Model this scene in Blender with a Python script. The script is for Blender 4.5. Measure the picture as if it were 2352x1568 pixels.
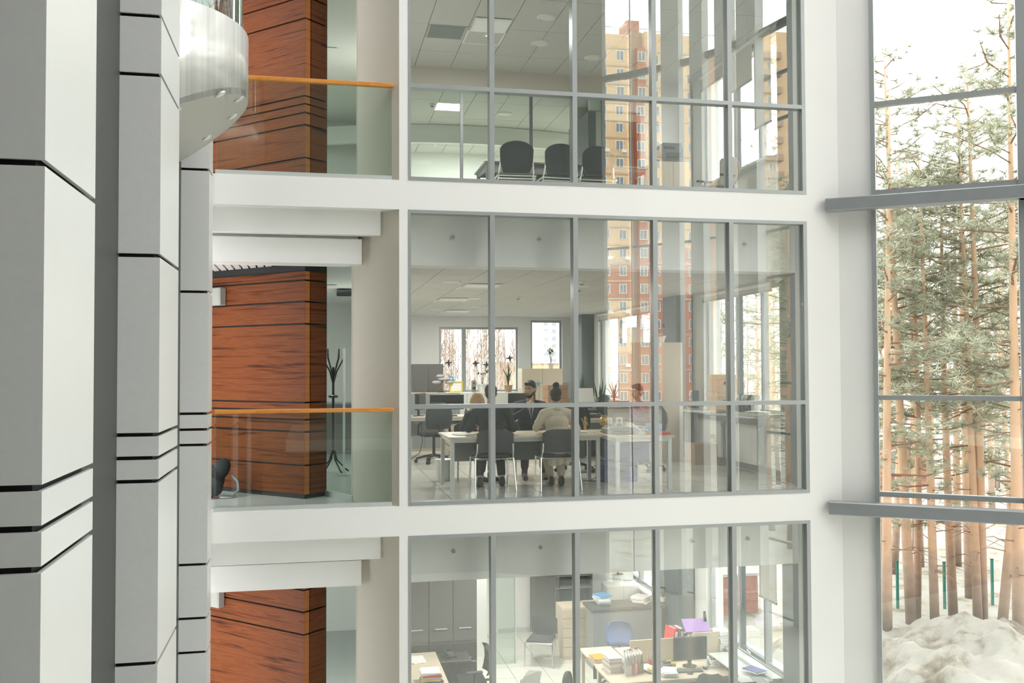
import bpy, bmesh, math, random
from mathutils import Vector, Matrix
for o in list(bpy.data.objects): bpy.data.objects.remove(o)
S = bpy.context.scene
COL = S.collection
rnd = random.Random(7)
PI = math.pi

# ------------------------------------------------------------------ camera, sky, exposure
cam = bpy.data.cameras.new('camera'); camo = bpy.data.objects.new('camera', cam); COL.objects.link(camo)
cam.sensor_width = 36.0; cam.lens = 33.67; cam.clip_start = 0.05; cam.clip_end = 2000
camo.matrix_world = Matrix(((0.9792, -0.002, -0.203, 0), (-0.203, -0.028, -0.979, 0), (-0.0036, 0.9996, -0.027, 1.6), (0, 0, 0, 1)))
_m = camo.matrix_world.to_3x3(); _f = Vector((0.203, 0.979, 0.0274)).normalized(); _r = Vector((0.9792, -0.203, -0.0036)); _r = (_r - _f*_r.dot(_f)).normalized(); _u = _r.cross(_f)
camo.matrix_world = Matrix(((_r.x, _u.x, -_f.x, 0), (_r.y, _u.y, -_f.y, 0), (_r.z, _u.z, -_f.z, 1.6), (0, 0, 0, 1)))
S.camera = camo
SKY = 5.5
PANEL_W = 45
W = bpy.data.worlds.new('world'); S.world = W; W.use_nodes = True
_bg = W.node_tree.nodes['Background']; _bg.inputs[0].default_value = (1.0, 0.995, 1.0, 1); _bg.inputs[1].default_value = SKY
S.view_settings.view_transform = 'Standard'; S.view_settings.look = 'None'; S.view_settings.gamma = 1; S.view_settings.use_curve_mapping = False
S.view_settings.exposure = 0.37
try:
    S.cycles.max_bounces = 10; S.cycles.diffuse_bounces = 5; S.cycles.glossy_bounces = 5
    S.cycles.transmission_bounces = 4; S.cycles.transparent_max_bounces = 40
    S.cycles.sample_clamp_indirect = 6.0; S.cycles.caustics_reflective = False; S.cycles.caustics_refractive = False
except Exception: pass

# ------------------------------------------------------------------ materials
def nt(name):
    m = bpy.data.materials.new(name); m.use_nodes = True
    return m, m.node_tree, m.node_tree.nodes['Principled BSDF']
def mat(name, c, rough=0.5, metal=0.0, var=0.06, scale=6.0, bump=0.0, stretch=None, spec=0.5, sheen=0):
    m, t, b = nt(name)
    tc = t.nodes.new('ShaderNodeTexCoord'); mp = t.nodes.new('ShaderNodeMapping')
    if stretch: mp.inputs['Scale'].default_value = stretch
    t.links.new(tc.outputs['Object'], mp.inputs[0])
    n = t.nodes.new('ShaderNodeTexNoise'); n.inputs['Scale'].default_value = scale; n.inputs['Detail'].default_value = 3
    t.links.new(mp.outputs[0], n.inputs['Vector'])
    r = t.nodes.new('ShaderNodeMix'); r.data_type = 'RGBA'
    r.inputs['A'].default_value = tuple(max(0, x*(1-var)) for x in c) + (1,)
    r.inputs['B'].default_value = tuple(min(1, x*(1+var)) for x in c) + (1,)
    t.links.new(n.outputs['Fac'], r.inputs['Factor']); t.links.new(r.outputs['Result'], b.inputs['Base Color'])
    b.inputs['Roughness'].default_value = rough; b.inputs['Metallic'].default_value = metal
    b.inputs['Specular IOR Level'].default_value = spec
    if bump:
        bp = t.nodes.new('ShaderNodeBump'); bp.inputs['Strength'].default_value = bump; bp.inputs['Distance'].default_value = 0.02
        t.links.new(n.outputs['Fac'], bp.inputs['Height']); t.links.new(bp.outputs[0], b.inputs['Normal'])
    return m
def ramp(t, stops):
    r = t.nodes.new('ShaderNodeValToRGB'); e = r.color_ramp.elements
    e[0].position = stops[0][0]; e[0].color = stops[0][1] + (1,)
    e[1].position = stops[-1][0]; e[1].color = stops[-1][1] + (1,)
    for p, c in stops[1:-1]:
        k = e.new(p); k.color = c + (1,)
    return r
def wood(name, dark, mid, light, sc=(0.9, 0.9, 11), rough=0.42):
    m, t, b = nt(name)
    tc = t.nodes.new('ShaderNodeTexCoord'); mp = t.nodes.new('ShaderNodeMapping'); mp.inputs['Scale'].default_value = sc
    t.links.new(tc.outputs['Object'], mp.inputs[0])
    n = t.nodes.new('ShaderNodeTexNoise'); n.inputs['Scale'].default_value = 2.2; n.inputs['Detail'].default_value = 6; n.inputs['Roughness'].default_value = .62; n.inputs['Distortion'].default_value = .7
    t.links.new(mp.outputs[0], n.inputs['Vector'])
    r = ramp(t, [(0.32, dark), (0.43, mid), (0.5, light), (0.56, mid), (0.62, light), (0.72, mid)])
    t.links.new(n.outputs['Fac'], r.inputs[0]); t.links.new(r.outputs[0], b.inputs['Base Color'])
    b.inputs['Roughness'].default_value = rough; b.inputs['Specular IOR Level'].default_value = .22
    return m
def glass(name, tint, base, graz=0.6, bump=0.0):
    m = bpy.data.materials.new(name); m.use_nodes = True; t = m.node_tree; t.nodes.clear()
    out = t.nodes.new('ShaderNodeOutputMaterial'); mx = t.nodes.new('ShaderNodeMixShader')
    tr = t.nodes.new('ShaderNodeBsdfTransparent'); tr.inputs[0].default_value = tint + (1,)
    gl = t.nodes.new('ShaderNodeBsdfGlossy'); gl.inputs['Roughness'].default_value = 0.0; gl.inputs['Color'].default_value = (.97, 1, .985, 1)
    lw = t.nodes.new('ShaderNodeLayerWeight'); lw.inputs[0].default_value = 0.5
    pw = t.nodes.new('ShaderNodeMath'); pw.operation = 'POWER'; pw.inputs[1].default_value = 5.0
    t.links.new(lw.outputs['Facing'], pw.inputs[0])
    ma = t.nodes.new('ShaderNodeMath'); ma.operation = 'MULTIPLY_ADD'; ma.inputs[1].default_value = graz; ma.inputs[2].default_value = base
    t.links.new(pw.outputs[0], ma.inputs[0]); t.links.new(ma.outputs[0], mx.inputs[0])
    if bump:
        tc = t.nodes.new('ShaderNodeTexCoord'); n = t.nodes.new('ShaderNodeTexNoise'); n.inputs['Scale'].default_value = 0.9; n.inputs['Detail'].default_value = 0.5
        bp = t.nodes.new('ShaderNodeBump'); bp.inputs['Strength'].default_value = bump; bp.inputs['Distance'].default_value = 0.01
        t.links.new(tc.outputs['Object'], n.inputs['Vector']); t.links.new(n.outputs['Fac'], bp.inputs['Height']); t.links.new(bp.outputs[0], gl.inputs['Normal'])
    t.links.new(tr.outputs[0], mx.inputs[1]); t.links.new(gl.outputs[0], mx.inputs[2]); t.links.new(mx.outputs[0], out.inputs[0])
    return m
def emis(name, c, s):
    m, t, b = nt(name); b.inputs['Base Color'].default_value = c + (1,)
    b.inputs['Emission Color'].default_value = c + (1,); b.inputs['Emission Strength'].default_value = s
    return m
M = {}
def D(k, *a, **kw): M[k] = mat(k, *a, **kw); return M[k]
D('white_paint', (.84, .84, .82), .55, var=.015, scale=2)
D('bulkhead_white', (.92, .92, .90), .6, var=.01)  # white paint lightened in colour to offset dim light behind the glass
D('panel_white', (.54, .55, .53), .38, var=.02, scale=3)  # same white as the fronts, darkened in colour against strong window light
D('panel_front', (.72, .725, .72), .42, var=.04, scale=25)  # white front panels, kept lighter in colour because less light reaches them
D('dark_wall', (.040, .042, .039), .5, var=.08)
D('black', (.012, .012, .012), .6)
D('rubber', (.02, .02, .022), .6)
D('alu', (.36, .385, .385), .38, .25, var=.03)
D('alu_dark', (.10, .125, .135), .4, .1, var=.05)
D('alu_light', (.62, .66, .64), .35, .3, var=.03)
D('chrome', (.78, .79, .78), .18, 1.0, var=.02)
D('beige_wall', (.66, .62, .535), .6, var=.02)
D('reveal_white', (.82, .84, .80), .6, var=.02)
D('pier_dark', (.14, .165, .175), .6, var=.12, scale=9, stretch=(1, 1, .3))
D('ceiling_tile', (.66, .65, .61), .8, var=.02, scale=30)
D('ceiling_grid', (.20, .20, .19), .7)
D('floor_tile', (.74, .74, .67), .16, var=.03, scale=2)
D('grout', (.40, .40, .35), .6)
D('floor_grey', (.50, .52, .51), .25, var=.03)
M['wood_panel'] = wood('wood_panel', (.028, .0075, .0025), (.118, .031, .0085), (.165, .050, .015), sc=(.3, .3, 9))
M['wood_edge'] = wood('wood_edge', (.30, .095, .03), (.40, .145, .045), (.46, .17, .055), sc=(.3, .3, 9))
M['wood_rail'] = wood('wood_rail', (.54, .20, .045), (.64, .27, .06), (.70, .31, .075), sc=(2, 20, 20))
D('desk_top', (.66, .585, .45), .4, var=.04, scale=8, stretch=(1, 12, 1))
D('desk_white', (.70, .73, .72), .35, .2)
D('light_wood', (.68, .585, .45), .45, var=.05, scale=5, stretch=(6, 6, .6))
D('screen', (.018, .022, .024), .15)
D('plastic_black', (.025, .027, .028), .4)
D('plastic_grey', (.20, .215, .22), .45)
D('plastic_pale', (.70, .72, .69), .4)
D('fabric_grey', (.075, .08, .085), .85, var=.15, scale=60)
D('fabric_black', (.022, .024, .026), .85, var=.2, scale=60)
D('mesh_fabric', (.03, .04, .045), .8, var=.2, scale=80)
D('fabric_blue', (.16, .24, .42), .85, var=.12, scale=50)
D('fabric_beige', (.52, .47, .38), .8, var=.1, scale=50)
D('cabinet_grey', (.125, .122, .118), .45, var=.06)
D('cabinet_brown', (.05, .042, .037), .45, var=.15, scale=4, stretch=(8, 8, .6))
D('paper', (.86, .86, .83), .7, var=.02)
D('cardboard', (.44, .27, .15), .75, var=.06)
D('cardboard_pale', (.60, .40, .24), .75, var=.06)
D('red', (.55, .03, .035), .45); D('blue', (.10, .34, .62), .45); D('cyan', (.10, .42, .52), .45)
D('purple', (.34, .20, .48), .45); D('yellow', (.75, .62, .05), .45); D('orange', (.8, .30, .04), .5)
D('green', (.10, .42, .22), .45); D('green_leaf', (.07, .20, .05), .55, var=.35, scale=14); D('leaf_dark', (.03, .09, .04), .5, var=.35, scale=14)
D('gold', (.55, .36, .12), .3, .7); D('terracotta', (.40, .12, .06), .6); D('porcelain', (.8, .8, .76), .25)
D('lilac_clear', (.62, .66, .74), .3); D('navy', (.05, .06, .28), .5); D('radiator', (.78, .79, .75), .4)
D('skin', (.60, .36, .25), .55, var=.08, scale=18); D('hair_dark', (.018, .014, .012), .5, var=.3, scale=60); D('hair_blond', (.55, .36, .17), .5, var=.25, scale=60, stretch=(4, 4, .5))
D('suit_dark', (.018, .026, .028), .8, var=.15, scale=40); D('suit_navy', (.012, .02, .04), .75, var=.15, scale=40); D('suit_beige', (.66, .58, .44), .75, var=.06, scale=30)
D('shirt_blue', (.50, .60, .72), .7); D('shirt_purple', (.14, .03, .10), .75, var=.2, scale=30); D('shoe', (.012, .012, .013), .3); D('jeans', (.03, .05, .12), .8); D('sock', (.60, .56, .48), .8)
D('blind_fabric', (.62, .60, .53), .85, var=.03, scale=60)
D('drum_metal', (.76, .76, .73), .16, .3, var=.32, scale=5, stretch=(4, 4, .06))  # vertical streaks in the colour stand in for reflections on the drum
D('drum_under', (.50, .50, .45), .4, .15, var=.05)
D('box_grey', (.30, .31, .285), .5); D('rear_grey', (.20, .20, .19), .7)
D('lamp_white', (.86, .86, .82), .35)
D('bronze_grey', (.33, .35, .36), .35, .3)
D('post_green', (.015, .16, .12), .45)
D('stone_grey', (.42, .42, .40), .8, var=.15)
M['office_glass'] = glass('office_glass', (.98, .99, .983), .12, .8, .05)
M['facade_glass'] = glass('facade_glass', (.97, .985, .975), .115, .5)
M['rail_glass'] = glass('rail_glass', (.86, .915, .885), .045, .55, .02)
M['inner_glass'] = glass('inner_glass', (.86, .91, .885), .02, .5)
M['house_glass'] = mat('house_glass', (.22, .24, .25), .08, var=.2)
# apartment block masonry
def brick(name, c1, c2, mortar, scale=4.0):
    m, t, b = nt(name); tc = t.nodes.new('ShaderNodeTexCoord'); mp = t.nodes.new('ShaderNodeMapping'); mp.inputs['Rotation'].default_value = (PI/2, 0, 0)
    t.links.new(tc.outputs['Object'], mp.inputs[0])
    k = t.nodes.new('ShaderNodeTexBrick'); k.inputs['Scale'].default_value = scale
    k.inputs['Color1'].default_value = c1 + (1,); k.inputs['Color2'].default_value = c2 + (1,); k.inputs['Mortar'].default_value = mortar + (1,)
    k.inputs['Mortar Size'].default_value = .012
    t.links.new(mp.outputs[0], k.inputs['Vector']); t.links.new(k.outputs[0], b.inputs['Base Color']); b.inputs['Roughness'].default_value = .85
    return m
M['brick_tan'] = brick('brick_tan', (.80, .54, .31), (.74, .48, .27), (.8, .62, .44), 2)
M['brick_red'] = brick('brick_red', (.54, .20, .12), (.48, .17, .10), (.45, .2, .13), 2)
M['brick_brown'] = brick('brick_brown', (.50, .33, .22), (.45, .29, .19), (.4, .27, .2), 2)
M['brick_wall'] = brick('brick_wall', (.36, .13, .095), (.30, .10, .075), (.42, .30, .26), 4)
# bark: grey brown at the foot, orange higher up the stem
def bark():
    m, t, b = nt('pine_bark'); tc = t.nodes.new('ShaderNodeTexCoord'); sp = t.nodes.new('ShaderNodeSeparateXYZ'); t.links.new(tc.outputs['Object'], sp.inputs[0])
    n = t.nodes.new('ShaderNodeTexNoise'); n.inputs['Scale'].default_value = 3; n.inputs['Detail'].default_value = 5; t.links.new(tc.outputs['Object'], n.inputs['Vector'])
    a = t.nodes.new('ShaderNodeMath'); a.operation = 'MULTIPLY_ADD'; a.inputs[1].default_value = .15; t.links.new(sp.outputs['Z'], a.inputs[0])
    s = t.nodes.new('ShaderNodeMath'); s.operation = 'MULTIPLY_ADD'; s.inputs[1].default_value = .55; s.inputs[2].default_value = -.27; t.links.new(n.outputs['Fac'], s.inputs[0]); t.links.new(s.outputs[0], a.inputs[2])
    r = ramp(t, [(.0, (.22, .16, .13)), (.25, (.34, .25, .19)), (.5, (.54, .35, .23)), (1, (.60, .40, .26))])  # all bark tones lightened to carry the forest haze
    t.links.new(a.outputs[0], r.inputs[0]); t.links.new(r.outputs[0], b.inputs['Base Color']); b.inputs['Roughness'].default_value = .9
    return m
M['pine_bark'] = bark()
D('birch_bark', (.40, .375, .345), .8, var=.4, scale=5, stretch=(1, 1, 1.5)); D('twig', (.24, .15, .10), .8, var=.2)
D('needles', (.42, .435, .325), .75, var=.2, scale=1.6)  # paler than real needles: haze put into the base colour
def snow(name='snow', stops=None):
    m, t, b = nt(name); tc = t.nodes.new('ShaderNodeTexCoord')
    n = t.nodes.new('ShaderNodeTexNoise'); n.inputs['Scale'].default_value = 1.1; n.inputs['Detail'].default_value = 9; n.inputs['Roughness'].default_value = .68; t.links.new(tc.outputs['Object'], n.inputs['Vector'])
    r = ramp(t, stops or [(.36, (.15, .12, .08)), (.43, (.28, .26, .19)), (.49, (.30, .29, .26)), (.65, (.34, .33, .305))])
    t.links.new(n.outputs['Fac'], r.inputs[0]); t.links.new(r.outputs[0], b.inputs['Base Color']); b.inputs['Roughness'].default_value = .9
    return m
M['snow'] = snow(); M['snow_heap'] = snow('snow_heap', [(.34, (.09, .07, .045)), (.42, (.17, .145, .11)), (.50, (.27, .255, .225)), (.68, (.32, .31, .28))])

# ------------------------------------------------------------------ mesh helpers
class MB:
    def __init__(s): s.v = []; s.f = []
    def add(s, vs, fs):
        k = len(s.v); s.v += [tuple(v) for v in vs]; s.f += [tuple(i+k for i in f) for f in fs]; return s
    def box(s, x0, x1, y0, y1, z0, z1, R=None):
        vs = [Vector((x, y, z)) for x in (x0, x1) for y in (y0, y1) for z in (z0, z1)]
        if R is not None: vs = [R @ v for v in vs]
        return s.add(vs, [(0, 1, 3, 2), (4, 6, 7, 5), (0, 4, 5, 1), (2, 3, 7, 6), (0, 2, 6, 4), (1, 5, 7, 3)])
    def cbox(s, x0, x1, y0, y1, z0, z1, c=.01, R=None):      # box with chamfered edges
        X = (x0, x1); Y = (y0, y1); Zz = (z0, z1); vs = []; idx = {}
        for i in (0, 1):
            for j in (0, 1):
                for k in (0, 1):
                    sx, sy, sz = (1-2*i), (1-2*j), (1-2*k)
                    for a in range(3):
                        p = [X[i] + sx*c, Y[j] + sy*c, Zz[k] + sz*c]; p[a] = (X[i], Y[j], Zz[k])[a]
                        idx[(i, j, k, a)] = len(vs); vs.append(Vector(p))
        fs = []
        for a in range(3):
            b_, c_ = (a+1) % 3, (a+2) % 3
            for e in (0, 1):
                q = []
                for (u, w) in ((0, 0), (1, 0), (1, 1), (0, 1)):
                    t = [0, 0, 0]; t[a] = e; t[b_] = u; t[c_] = w; q.append(idx[(*t, a)])
                fs.append(q if e else q[::-1])
            for u in (0, 1):
                for w in (0, 1):
                    t0 = [0, 0, 0]; t0[b_] = u; t0[c_] = w; t1 = list(t0); t1[a] = 1
                    q = [idx[(*t0, b_)], idx[(*t1, b_)], idx[(*t1, c_)], idx[(*t0, c_)]]
                    fs.append(q)
        for i in (0, 1):
            for j in (0, 1):
                for k in (0, 1): fs.append([idx[(i, j, k, a)] for a in range(3)])
        if R is not None: vs = [R @ v for v in vs]
        return s.add(vs, fs)
    def prism(s, poly, z0, z1):
        n = len(poly); vs = [(x, y, z0) for x, y in poly] + [(x, y, z1) for x, y in poly]
        return s.add(vs, [tuple(range(n-1, -1, -1)), tuple(range(n, 2*n))] + [(i, (i+1) % n, n+(i+1) % n, n+i) for i in range(n)])
    def extr(s, poly, axis, a0, a1):       # polygon in the other two axes, extruded along axis
        n = len(poly)
        def mk(p, a): return {'x': (a, p[0], p[1]), 'y': (p[0], a, p[1]), 'z': (p[0], p[1], a)}[axis]
        vs = [mk(p, a0) for p in poly] + [mk(p, a1) for p in poly]
        return s.add(vs, [tuple(range(n-1, -1, -1)), tuple(range(n, 2*n))] + [(i, (i+1) % n, n+(i+1) % n, n+i) for i in range(n)])
    def cyl(s, p0, p1, r0, r1=None, n=10, cap=True):
        return s.tube([p0, p1], [r0, r0 if r1 is None else r1], n, cap)
    def tube(s, pts, r, n=8, cap=True):
        pts = [Vector(p) for p in pts]
        if not isinstance(r, (list, tuple)): r = [r]*len(pts)
        vs = []; up = None
        for i, p in enumerate(pts):
            d = (pts[min(i+1, len(pts)-1)] - pts[max(i-1, 0)])
            d = d.normalized() if d.length > 1e-9 else Vector((0, 0, 1))
            if up is None: up = Vector((1, 0, 0)) if abs(d.x) < .8 else Vector((0, 1, 0))
            a = (up - d*up.dot(d)).normalized(); up = a; b = d.cross(a)
            for k in range(n):
                t = 2*PI*k/n; vs.append(p + (a*math.cos(t) + b*math.sin(t))*r[i])
        m = len(pts); fs = [(i*n+k, i*n+(k+1) % n, (i+1)*n+(k+1) % n, (i+1)*n+k) for i in range(m-1) for k in range(n)]
        if cap: fs += [tuple(range(n-1, -1, -1)), tuple((m-1)*n+k for k in range(n))]
        return s.add(vs, fs)
    def lathe(s, prof, c=(0, 0, 0), n=16):
        vs = []; fs = []
        for r, z in prof:
            for k in range(n):
                t = 2*PI*k/n; vs.append((c[0] + r*math.cos(t), c[1] + r*math.sin(t), c[2] + z))
        for i in range(len(prof)-1):
            for k in range(n): fs.append((i*n+k, i*n+(k+1) % n, (i+1)*n+(k+1) % n, (i+1)*n+k))
        fs += [tuple(range(n-1, -1, -1)), tuple((len(prof)-1)*n+k for k in range(n))]
        return s.add(vs, fs)
    def ell(s, c, r, n=12, m=8, R=None):
        vs = []; fs = []; c = Vector(c)
        def P(a, b):
            v = Vector((r[0]*math.sin(a)*math.cos(b), r[1]*math.sin(a)*math.sin(b), r[2]*math.cos(a)))
            return c + (R @ v if R is not None else v)
        vs.append(P(0, 0))
        for i in range(1, m):
            for k in range(n): vs.append(P(PI*i/m, 2*PI*k/n))
        vs.append(P(PI, 0)); L = len(vs)-1
        for k in range(n): fs.append((0, 1+k, 1+(k+1) % n)); fs.append((L, L-n+(k+1) % n, L-n+k))
        for i in range(m-2):
            for k in range(n): a = 1+i*n; fs.append((a+k, a+n+k, a+n+(k+1) % n, a+(k+1) % n))
        return s.add(vs, fs)
    def cap(s, p0, p1, r0, r1, n=12):      # tapered capsule
        p0 = Vector(p0); p1 = Vector(p1); d = (p1-p0); L = d.length or 1e-6; d = d/L
        pts = []; rs = []
        for a in (80, 50, 20): pts.append(p0 - d*r0*math.sin(math.radians(a))); rs.append(r0*math.cos(math.radians(a)))
        pts.append(p0); rs.append(r0); pts.append(p1); rs.append(r1)
        for a in (20, 50, 80): pts.append(p1 + d*r1*math.sin(math.radians(a))); rs.append(r1*math.cos(math.radians(a)))
        return s.tube(pts, rs, n)
    def xf(s, R): s.v = [tuple(R @ Vector(v)) for v in s.v]; return s
    def mesh(s, name, m, smooth=False):
        me = bpy.data.meshes.new(name); me.from_pydata(s.v, [], s.f); me.materials.append(M[m] if isinstance(m, str) else m)
        bm = bmesh.new(); bm.from_mesh(me); bmesh.ops.recalc_face_normals(bm, faces=bm.faces); bm.to_mesh(me); bm.free()
        if smooth: me.polygons.foreach_set('use_smooth', [True]*len(me.polygons))
        me.update(); return me
    def build(s, name, m, parent=None, smooth=False):
        return link(name, s.mesh(name, m, smooth), parent)
def link(name, me, parent=None, loc=None):
    o = bpy.data.objects.new(name, me); COL.objects.link(o)
    if parent is not None: o.parent = parent
    if loc is not None: o.location = loc
    return o
def rz(a): return Matrix.Rotation(a, 4, 'Z')
def tr(x, y, z): return Matrix.Translation((x, y, z))
def thing(name, label, cat, loc=(0, 0, 0), rot=0, group=None):
    o = bpy.data.objects.new(name, None); COL.objects.link(o); o.location = loc; o.rotation_euler = (0, 0, rot); o.empty_display_size = .1
    o['label'] = label; o['category'] = cat
    if group: o['group'] = group
    return o
def tag(o, label, cat, group=None):
    o['label'] = label; o['category'] = cat
    if group: o['group'] = group
    return o
def struct(o): o['kind'] = 'structure'; return o
def sroot(name, loc=(0, 0, 0)):
    o = bpy.data.objects.new(name, None); COL.objects.link(o); o.location = loc; o['kind'] = 'structure'; return o
def dup(root, loc, rot, label=None, group=None):
    r = root.copy(); COL.objects.link(r); r.location = loc; r.rotation_euler = (0, 0, rot)
    if label: r['label'] = label
    if group: r['group'] = group
    for ch in list(root.children):
        c = ch.copy(); COL.objects.link(c); c.parent = r
        for g in list(ch.children):
            d = g.copy(); COL.objects.link(d); d.parent = c
    return r
# ------------------------------------------------------------------ the building shell
FL = 3.8; FZ = (-3.8, 0.0, 3.8)          # lower, middle, upper storey floors
YW = 11.18; XL = -1.11; XR = 6.66; YB = 23.6
BX = (1.083, 2.083, 3.109, 4.127, 5.134, 6.171)
# white frame of the office front: posts and slab edges, one piece of plaster
b = MB()
b.box(.977, 1.083, YW, YW+.3, -6, 14.8)
for z in FZ + (7.6, 11.4): b.box(-1.6, .977, YW, YW+.32, z-.345, z); b.box(1.083, 6.171, YW, YW+.32, z-.345, z)
b.prism([(6.171, YW), (6.62, YW), (6.945, 10.945), (7.08, 11.13), (6.75, 11.42), (6.171, 11.5)], -6, 14.8)
b.box(-1.6, .977, YW, YW+.32, 14.3, 14.8); b.box(1.083, 6.171, YW, YW+.32, 14.3, 14.8)
struct(b.build('wall_front', 'white_paint'))
# slabs, ceilings
for i, z in enumerate(FZ + (7.6,)):
    b = MB(); b.box(1.0, 6.95, YW+.32, 24.1, z-.35, z-.02); b.box(-6, 1.0, 12.9, 24.1, z-.35, z-.02)
    b.prism([(-6, YW+.32), (1.0, YW+.32), (1.0, 12.9), (-6, 12.9)], z-.35, z-.02)
    fo = struct(b.build('floor', 'grout'))
    if i < 3:
        # floor tiles laid as pieces with recessed joints
        tl = MB(); tl.box(.004, .596, .004, .596, -.02, 0); me = tl.mesh('floor_tile', 'floor_tile')
        y0 = {0: 14.7, 1: 11.5, 2: 99}[i]
        y = y0
        while y < 20.4 and i < 2:
            x = 1.05
            while x < 6.3: link('floor_tile', me, fo, (x, y, z)); x += .6
            y += .6
        bb = MB(); bb.box(1.0, 6.9, (20.5 if i == 0 else 20.5) if i < 2 else YW+.32, 24, z-.02, z); bb.box(-6, 1.0, YW+.3, 24, z-.02, z)
        if i == 0: bb.box(1.0, 6.9, YW+.32, 14.7, z-.02, z)
        bb.build('floor_covering', 'floor_grey' if i < 2 else 'floor_tile', fo)
tl = MB(); tl.box(.005, .595, .005, 1.195, 0, .02); tile_me = tl.mesh('ceiling_tile', 'ceiling_tile')
def ceiling(z, y0, y1, x0=1.05, x1=6.6, pieces=True, skip=()):
    b = MB(); b.box(x0-.05, x1+.06, y0, y1, z+.016, z+.045)
    c = struct(b.build('ceiling', 'ceiling_grid'))
    y = y0
    while y < y1-.3 and pieces:
        x = x0
        while x < x1-.1:
            if (round(x, 2), round(y, 2)) not in skip: link('ceiling_tile', tile_me, c, (x, y, z))
            x += .6
        y += 1.2
    return c
ceil_mid = ceiling(2.88, 11.85, 23.5)
ceil_top = ceiling(6.66, 11.5, 15.9)
ceil_top2 = ceiling(6.5, 16.1, 21.8)
ceil_low = ceiling(-.92, 11.85, 23.5, pieces=False)
MB().box(1.0, 6.6, 11.85, 23.5, 0, .012).build('ceiling_sheet', 'ceiling_tile', ceil_low).location = (0, 0, -.92)
struct(MB().box(-3, 7.4, YW+.02, 24.2, 10.6, 10.9).build('ceiling', 'white_paint'))
# bulkheads hung behind the glass
n_ = 0
for z in FZ:
    n_ += 1
    struct(MB().box(1.0, 6.25, 11.53, 11.85, z+2.84, z+3.455).build('trim_%d' % n_, 'bulkhead_white'))
# dropped beams above the gallery
for z in FZ:
    n_ += 1; struct(MB().box(-1.6, .775, 11.36, 11.495, z+3.17, z+3.455).build('trim_%d' % n_, 'white_paint'))
    n_ += 1; struct(MB().box(-1.6, .56, 11.5, 11.85, z+2.84, z+3.135).build('trim_%d' % n_, 'white_paint'))
    n_ += 1; struct(MB().box(-1.6, .52, 11.56, 11.86, z+3.135, z+3.455).build('trim_%d' % n_, 'white_paint'))
# splayed beige wall beside the gallery
for z in FZ:
    e = .45 if z == 0 else .505
    struct(MB().prism([(.977, YW+.01), (e, YW+.01+(.977-e)*1.02), (e+.09, YW+.1+(.977-e)*1.02), (1.03, YW+.12)], z, z+3.455).build('wall_splayed', 'beige_wall'))
# office shell
struct(MB().box(.9, 1.0, 12.2, 24, -4.2, 10.8).build('wall_west', 'white_paint'))
b = MB()
WX = ((3.05, 5.06), (5.38, 6.2))
for z in FZ:
    b.box(.9, WX[0][0], YB, YB+.3, z, z+3.6); b.box(WX[0][1], WX[1][0], YB, YB+.3, z, z+3.6); b.box(WX[1][1], XR+.3, YB, YB+.3, z, z+3.6)
    b.box(WX[0][0], WX[0][1], YB, YB+.3, z, z+1.0); b.box(WX[1][0], WX[1][1], YB, YB+.3, z, z+1.25)
    b.box(WX[0][0], WX[0][1], YB, YB+.3, z+2.62, z+3.6); b.box(WX[1][0], WX[1][1], YB, YB+.3, z+2.8, z+3.6)
struct(b.build('wall_back', 'white_paint'))
# right wall: window band with piers
RW = ((12.95, 15.62), (18.0, 21.9))     # y extents of the two window bays
b = MB(); d = MB()
for z in FZ:
    b.box(XR, XR+.3, 12.85, YB, z-.3, z+.9); b.box(XR, XR+.3, 12.85, YB, z+2.84, z+3.5)
    b.box(XR-.02, XR+.3, 15.62, 16.15, z, z+2.9)
    b.box(XR-.02, XR+.3, 21.9, 22.3, z, z+2.9); b.box(XR-.02, XR+.3, 17.05, 18.0, z, z+2.9); b.box(XR, XR+.3, 23.1, YB, z, z+2.9)
struct(b.build('wall_right', 'reveal_white'))
for z in FZ:
    struct(MB().box(XR-.33, XR, 16.1, 17.1, z, z+2.88).build('wall_pier', 'pier_dark'))
    struct(MB().box(XR-.33, XR+.2, 22.25, 23.2, z, z+2.88).build('wall_pier', 'pier_dark'))
    struct(MB().prism([(6.18, 11.32), (6.66, 12.88), (6.96, 12.88), (6.5, 11.42)], z, z+2.84).build('wall_pier', 'pier_dark'))
    struct(MB().box(XR-.16, XR+.02, 12.9, 22.2, z+.86, z+.90).build('trim_%d' % (20+int(z)), 'alu_light'))
    struct(MB().box(XR-.02, XR, 12.9, 16.1, z, z+.09).build('baseboard_right', 'alu'))
# hall behind the gallery
struct(MB().box(-6, 1.0, 20.2, 20.4, -4, 10.8).build('wall_hall', 'white_paint'))
struct(MB().box(-6.2, -6, 11, 24, -4, 10.8).build('wall_hall', 'white_paint'))
for z in FZ:
    c = struct(MB().box(-6, .9, 11.85, 20.2, z+2.93, z+2.96).build('ceiling', 'white_paint'))
    if z == 0:
        sl = MB().box(0, .075, 0, 1.5, 0, .02).mesh('ceiling_slat', 'ceiling_tile')
        for k in range(14): link('ceiling_slat', sl, c, (-1.9+k*.1, 11.9, z+2.9))
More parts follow.
